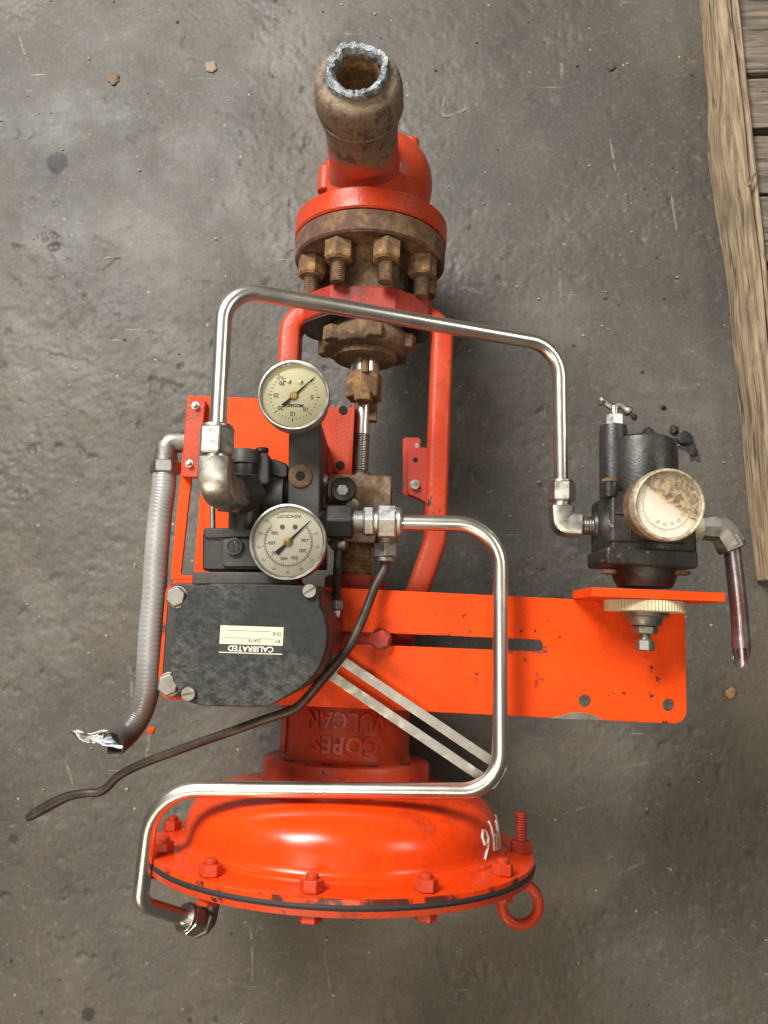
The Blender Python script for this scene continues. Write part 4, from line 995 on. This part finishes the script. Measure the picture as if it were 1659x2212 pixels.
for p in ((0.2019, 0.2461, 0.2930), (0.2592, 0.2475, 0.2930)):
    part('ledge_screw', MB().lathe((p[0], p[1] - .0045, p[2] - .008), (0, -1, 0), [(.0062, 0), (.0058, .0025), (.003, .0036)], 16), RUSTD, rg)
part('side_port', MB().cyl((0.2015, 0.2816, 0.2430), (0.2134, 0.2818, 0.2460), .0125, .0140, 24), REGB, rg, .001)
part('left_column', MB().lathe(((0.2112, 0.3154, 0.2680)[0], (0.2112, 0.3020, 0.2680)[1], .266), YA, [(.0112, 0), (.0112, .055), (.0105, .060)], 24), REGB, rg)
part('column_web', MB().box((0.2123, 0.3321, 0.2620)[0], (0.2294, 0.3328, 0.2620)[0], (0.2179, 0.3032, 0.2620)[1], (0.2180, 0.3382, 0.2620)[1], .246, .270), REGB, rg, .002)
part('ear_post', MB().cyl((0.2029, 0.2988, 0.2850), (0.2025, 0.3111, 0.2850), .0068, .0068, 16), REGB, rg, .0008)
part('ear_screw', MB().lathe((0.2025, 0.3111, 0.2850), YA, [(.0068, 0), (.0066, .002), (.0040, .0035)], 16), RUSTD, rg)
part('drain_port', MB().lathe((0.2130, 0.3478, 0.2620), YA, [(.0100, 0), (.0100, .014), (.0092, .0155)], 28), REGB, rg)
dv = part('drain_valve', MB().hexa((0.2131, 0.3635, 0.2620), (0.2131, 0.3731, 0.2620), .0078, .3).thread((0.2131, 0.3723, 0.2620), (0.2131, 0.3802, 0.2620), .0036, .0014, 14), ZINC, rg, .0005)
wing = MB(); wc = V((0.2135, 0.3795, 0.2620))
for sg in (1, -1):
    wing.tube(spline([wc, wc + Vector((sg * .005, .0015, 0)), wc + Vector((sg * .009, .0045 * (1 if sg < 0 else -.3), 0)), wc + Vector((sg * .014, .0050 * (1 if sg < 0 else -.9), 0))], 4), [.0030] * 4 + [.0028] * 4 + [.0034, .0042, .0044, .0036, .0018], 12)
part('wing_handle', wing, DULL, rg)
for vy, zz_ in ((1085, .2915), (1150, .2915)):
    pass
part('cast_ribs', MB().box((0.2056, 0.2925, 0.2905)[0], (0.2598, 0.2948, 0.2905)[0], (0.2308, 0.2851, 0.2905)[1], (0.2308, 0.2866, 0.2905)[1], .2890, .2916).box((0.2164, 0.2929, 0.2905)[0], (0.2179, 0.2930, 0.2905)[0], (0.2307, 0.2644, 0.2905)[1], (0.2309, 0.2991, 0.2905)[1], .2890, .2912).box((0.1991, 0.2922, 0.2905)[0], (0.2598, 0.2948, 0.2905)[0], (0.2307, 0.2637, 0.2905)[1], (0.2307, 0.2648, 0.2905)[1], .2890, .2914), REGB, rg, .0006)
# panel nut and adjusting screw below the shelf
nut_y = .2196
kn = MB(); kseg = 72; vs = []
for t, sc in ((0, 1), (.0010, 1.0), (.0080, 1.0), (.0088, .97)):
    for i in range(kseg * 2):
        r = .0314 * sc - (.0008 if i % 2 else 0); an_ = PI * i / kseg
        vs.append((rx + r * math.cos(an_), nut_y - t, ZR + r * math.sin(an_)))
m2 = kseg * 2
kn.add(vs, [(j * m2 + i, j * m2 + (i + 1) % m2, (j + 1) * m2 + (i + 1) % m2, (j + 1) * m2 + i) for j in range(3) for i in range(m2)] + [tuple(range(m2)), tuple(3 * m2 + i for i in range(m2 - 1, -1, -1))])
part('panel_nut', kn, CREAM, rg, ang=20)
part('spring_cap', MB().lathe((rx, nut_y - .0088, ZR), (0, -1, 0), [(.0190, 0), (.0188, .0030), (.0150, .0038), (.0132, .0096), (.0124, .0105)], 40), DULL, rg)
part('lock_nut', MB().hexa((rx, nut_y - .0192, ZR), (rx, nut_y - .0262, ZR), .0104, .2), DULL, rg, .0006)
part('adjusting_screw', MB().thread((rx, nut_y - .026, ZR), (rx, nut_y - .0312, ZR), .0046, .0016).hexa((rx, nut_y - .0305, ZR), (rx, nut_y - .0392, ZR), .0076, .4), DULL, rg, .0006)
part('gauge_stem', MB().hexa((0.2433, 0.2923, 0.2880), (0.2397, 0.2915, 0.3060), .011, .2), BRASS, rg)
# outlet elbow and sawn copper tube
oe = part('outlet_elbow', MB().tube(fillet([(0.2782, 0.2809, 0.2620), (0.2993, 0.2818, 0.2620), (0.3080, 0.2677, 0.2620)], .010, 5), [.0090] * 1 + [.0118] * 6 + [.0122], 8), DULL, rg, .0008, ang=25)
part('outlet_nut', MB().hexa((0.3044, 0.2752, 0.2620), (0.3094, 0.2640, 0.2620), .0124, .2), DULL, rg, .0008)
part('port_bush', MB().lathe((0.2729, 0.2807, 0.2620), (1, 0, 0), [(.0125, 0), (.0125, .006), (.010, .010)], 24), CREAM, rg)
ct_ = spline([(0.3080, 0.2700, 0.2620), (0.3089, 0.2595, 0.2620), (0.3110, 0.2371, 0.2620), (0.3130, 0.2112, 0.2620), (0.3141, 0.1857, 0.2620)], 6)
cot = part('copper_outlet_tube', MB().tube(ct_, [.0068] * (len(ct_) - 4) + [.0070, .0071, .0072, .0072], 24, False), COPPERB, rg)
ce = V(ct_[-1]); cdir = (V(ct_[-1]) - V(ct_[-3])).normalized(); a, u, w = frame(cdir)
vs = []; kk = 36
for t, r0 in ((0, .0072), (.002, .0072), (.0022, .0060), (-.010, .0058)):
    for i in range(kk):
        an_ = 2 * PI * i / kk; rad = u * math.cos(an_) + w * math.sin(an_)
        sl = (-rad.z) * .014 if t > 0 else 0
        vs.append(ce + cdir * (t + sl + (.0012 * noise.noise(rad * 3) if t > 0 else 0)) + rad * r0)
part('sawn_end', MB().add(vs, [(j * kk + i, j * kk + (i + 1) % kk, (j + 1) * kk + (i + 1) % kk, (j + 1) * kk + i) for j in range(3) for i in range(kk)]), COPPERB, rg)

part('bore_shade_plug', MB().tube([ce - cdir * .03, ce - cdir * .006], .0057, 16), DARK, rg)  # added black plug, its colour stands in for shade inside the open tube

# ================================================================== wooden pallet at the right
pal = bpy.data.objects.new('wooden_pallet', None); COL.objects.link(pal)
pa0, pa1 = V((0.4075, 0.7962, 0.0000)), V((0.4292, 0.0791, 0.0000))
pal.location = (pa1.x, pa1.y, 0)
pd = (pa0 - pa1); pang = math.atan2(-pd.x, pd.y)
pal.rotation_euler = (0, 0, pang)
tag(pal, 'weathered wooden pallet lying on the floor along the right edge', 'pallet')
# local: +y along the beam, x to the right
def beam(x0, x1, y0, y1, z0, z1, seed, mat, name, wob=.0045, nseg=26, bump=None):
    mb = MB(); vs = []
    for i in range(nseg + 1):
        y = y0 + (y1 - y0) * i / nseg
        l = wob * noise.noise(Vector((seed, y * 7, 0))) + .4 * wob * noise.noise(Vector((seed, y * 40, 3)))
        r = wob * noise.noise(Vector((seed + 9, y * 7, 0)))
        if bump: l += bump(y)
        tz = .0015 * noise.noise(Vector((seed, y * 9, 8)))
        vs += [(x0 + l - .003, y, z0), (x1 + r, y, z0), (x1 + r, y, z1 + tz), (x0 + l + .004, y, z1 + tz), (x0 + l, y, z1 - .006)]
    k = 5
    fs = [(i * k + j, i * k + (j + 1) % k, (i + 1) * k + (j + 1) % k, (i + 1) * k + j) for i in range(nseg) for j in range(k)]
    fs += [tuple(range(k - 1, -1, -1)), tuple(nseg * k + j for j in range(k))]
    mb.add(vs, fs); return part(name, mb, mat, pal, .0015)
def bmp(y):
    t = (y - .50) / .05
    return -.008 * math.exp(-t * t) if t > 0 else -.008 * max(0, 1 - (-t) * .16)
beam(.0, .016, -.03, .95, .002, .046, 1.3, WOOD, 'edge_beam', bump=bmp)
beam(.0168, .0255, -.02, .95, .002, .043, 4.3, WOOD, 'split_strip', .002)
def bx_(x0, x1, y0, y1, z0, z1, s):
    mb = MB(); nx = 10; vs = []
    for i in range(nx + 1):
        x = x0 + (x1 - x0) * i / nx
        e0 = .004 * noise.noise(Vector((x * 12, s, 0))); e1 = .004 * noise.noise(Vector((x * 12, s + 5, 0)))
        vs += [(x, y0 + e0, z0), (x, y1 + e1, z0), (x, y1 + e1, z1), (x, y0 + e0, z1)]
    fs = [(i * 4 + j, i * 4 + (j + 1) % 4, (i + 1) * 4 + (j + 1) % 4, (i + 1) * 4 + j) for i in range(nx) for j in range(4)] + [(3, 2, 1, 0), tuple(nx * 4 + j for j in range(4))]
    return part('deck_board', mb.add(vs, fs), WOODX, pal, .0015)
yy = [(.722, .95, .026, .041), (.655, .714, .008, .022), (.585, .648, .018, .034), (.515, .580, .016, .031), (.430, .505, .012, .030), (.340, .424, .018, .036), (.25, .332, .016, .032), (.10, .242, .015, .03), (-.05, .09, .016, .03)]
for i, (a_, b_, z0, z1) in enumerate(yy):
    bx_(.029, .42, a_, b_, z0, z1, 3.7 * i)
bx_(.029, .42, -.05, .95, .002, .006, 50.0).name = 'bottom_board'
part('nail', MB().lathe((.056, .80, .041), (0, 0, 1), [(.0042, 0), (.004, .0012), (.002, .0016)], 12), DULL, pal)
part('bent_nail', MB().tube([(.012, .43, .044), (.012, .431, .050), (.014, .437, .053), (.018, .442, .052)], .0014, 8), NICKEL, pal)

# ================================================================== debris on the floor
def lump(name, c, s, mat, label, cat, seed, flat=.5, group=None):
    k1, k2 = (.55, .18)
    mb = MB().ball((0, 0, 0), 1, 1, flat, 16, 10)
    mb.v = [tuple(Vector(v) * s * (1 + k1 * noise.noise(Vector(v) * 1.2 + Vector((seed, 0, 0))) + k2 * noise.noise(Vector(v) * 4 + Vector((0, seed, 0))))) for v in mb.v]
    o = part(name, mb, mat, None, 0, (c[0], c[1], s * flat * .55)); o.rotation_euler = (0, 0, seed)
    return tag(o, label, cat, group)
GR = plain('black_grit', (.012, .012, .012), .6)
lump('grit_lump', (0.3538, 0.2169, 0.0000), .0085, GR, 'largest black grit lump right of the regulator bowl', 'grit', 1.1, .3)
lump('grit_lump', (0.3423, 0.2269, 0.0000), .0050, GR, 'black grit lump just above the regulator bowl', 'grit', 2.3, .6)
lump('grit_lump', (0.3633, 0.2018, 0.0000), .0055, GR, 'lowest black grit lump right of the regulator bowl', 'grit', 3.9, .3)
lump('grit_lump', (0.3124, 0.2191, 0.0000), .008, GR, 'black grit against the top of the regulator bowl', 'grit', 4.4, .6)
lump('grit_lump', (0.3307, 0.2551, 0.0000), .0028, GR, 'tiny black grit grain above the regulator, near the pallet', 'grit', 5.4, .6)
lump('grit_lump', (0.2956, 0.2438, 0.0000), .0036, GR, 'small black grit grain beside the wing handle', 'grit', 6.4, .6)
lump('paint_flake', (-0.2595, -0.1161, 0.0000), .0042, ORANGE, 'small orange paint flake beside the conduit end', 'paint flake', 7.2, .25)
lump('stone_chip', (0.3887, -0.0757, 0.0000), .006, plain('tan_stone', (.30, .19, .09), .8), 'tan stone chip on the floor below the pallet', 'stone chip', 8.1, .5)
lump('stone_chip', (-0.3427, 0.6832, 0.0000), .008, plain('brown_stone', (.16, .11, .07), .9), 'brown chip in the floor at upper left', 'stone chip', 9.1, .25)
lump('stone_chip', (-0.2201, 0.7007, 0.0000), .0075, plain('buff_stone', (.27, .21, .15), .9), 'buff chip in the floor left of the inlet pipe', 'stone chip', 3.1, .25)
lump('dirt_crumb', (0.2884, 0.7027, 0.0000), .0062, plain('brown_crumb', (.09, .06, .04), .9), 'brown dirt crumb at upper right near the pallet', 'dirt', 4.1, .35)
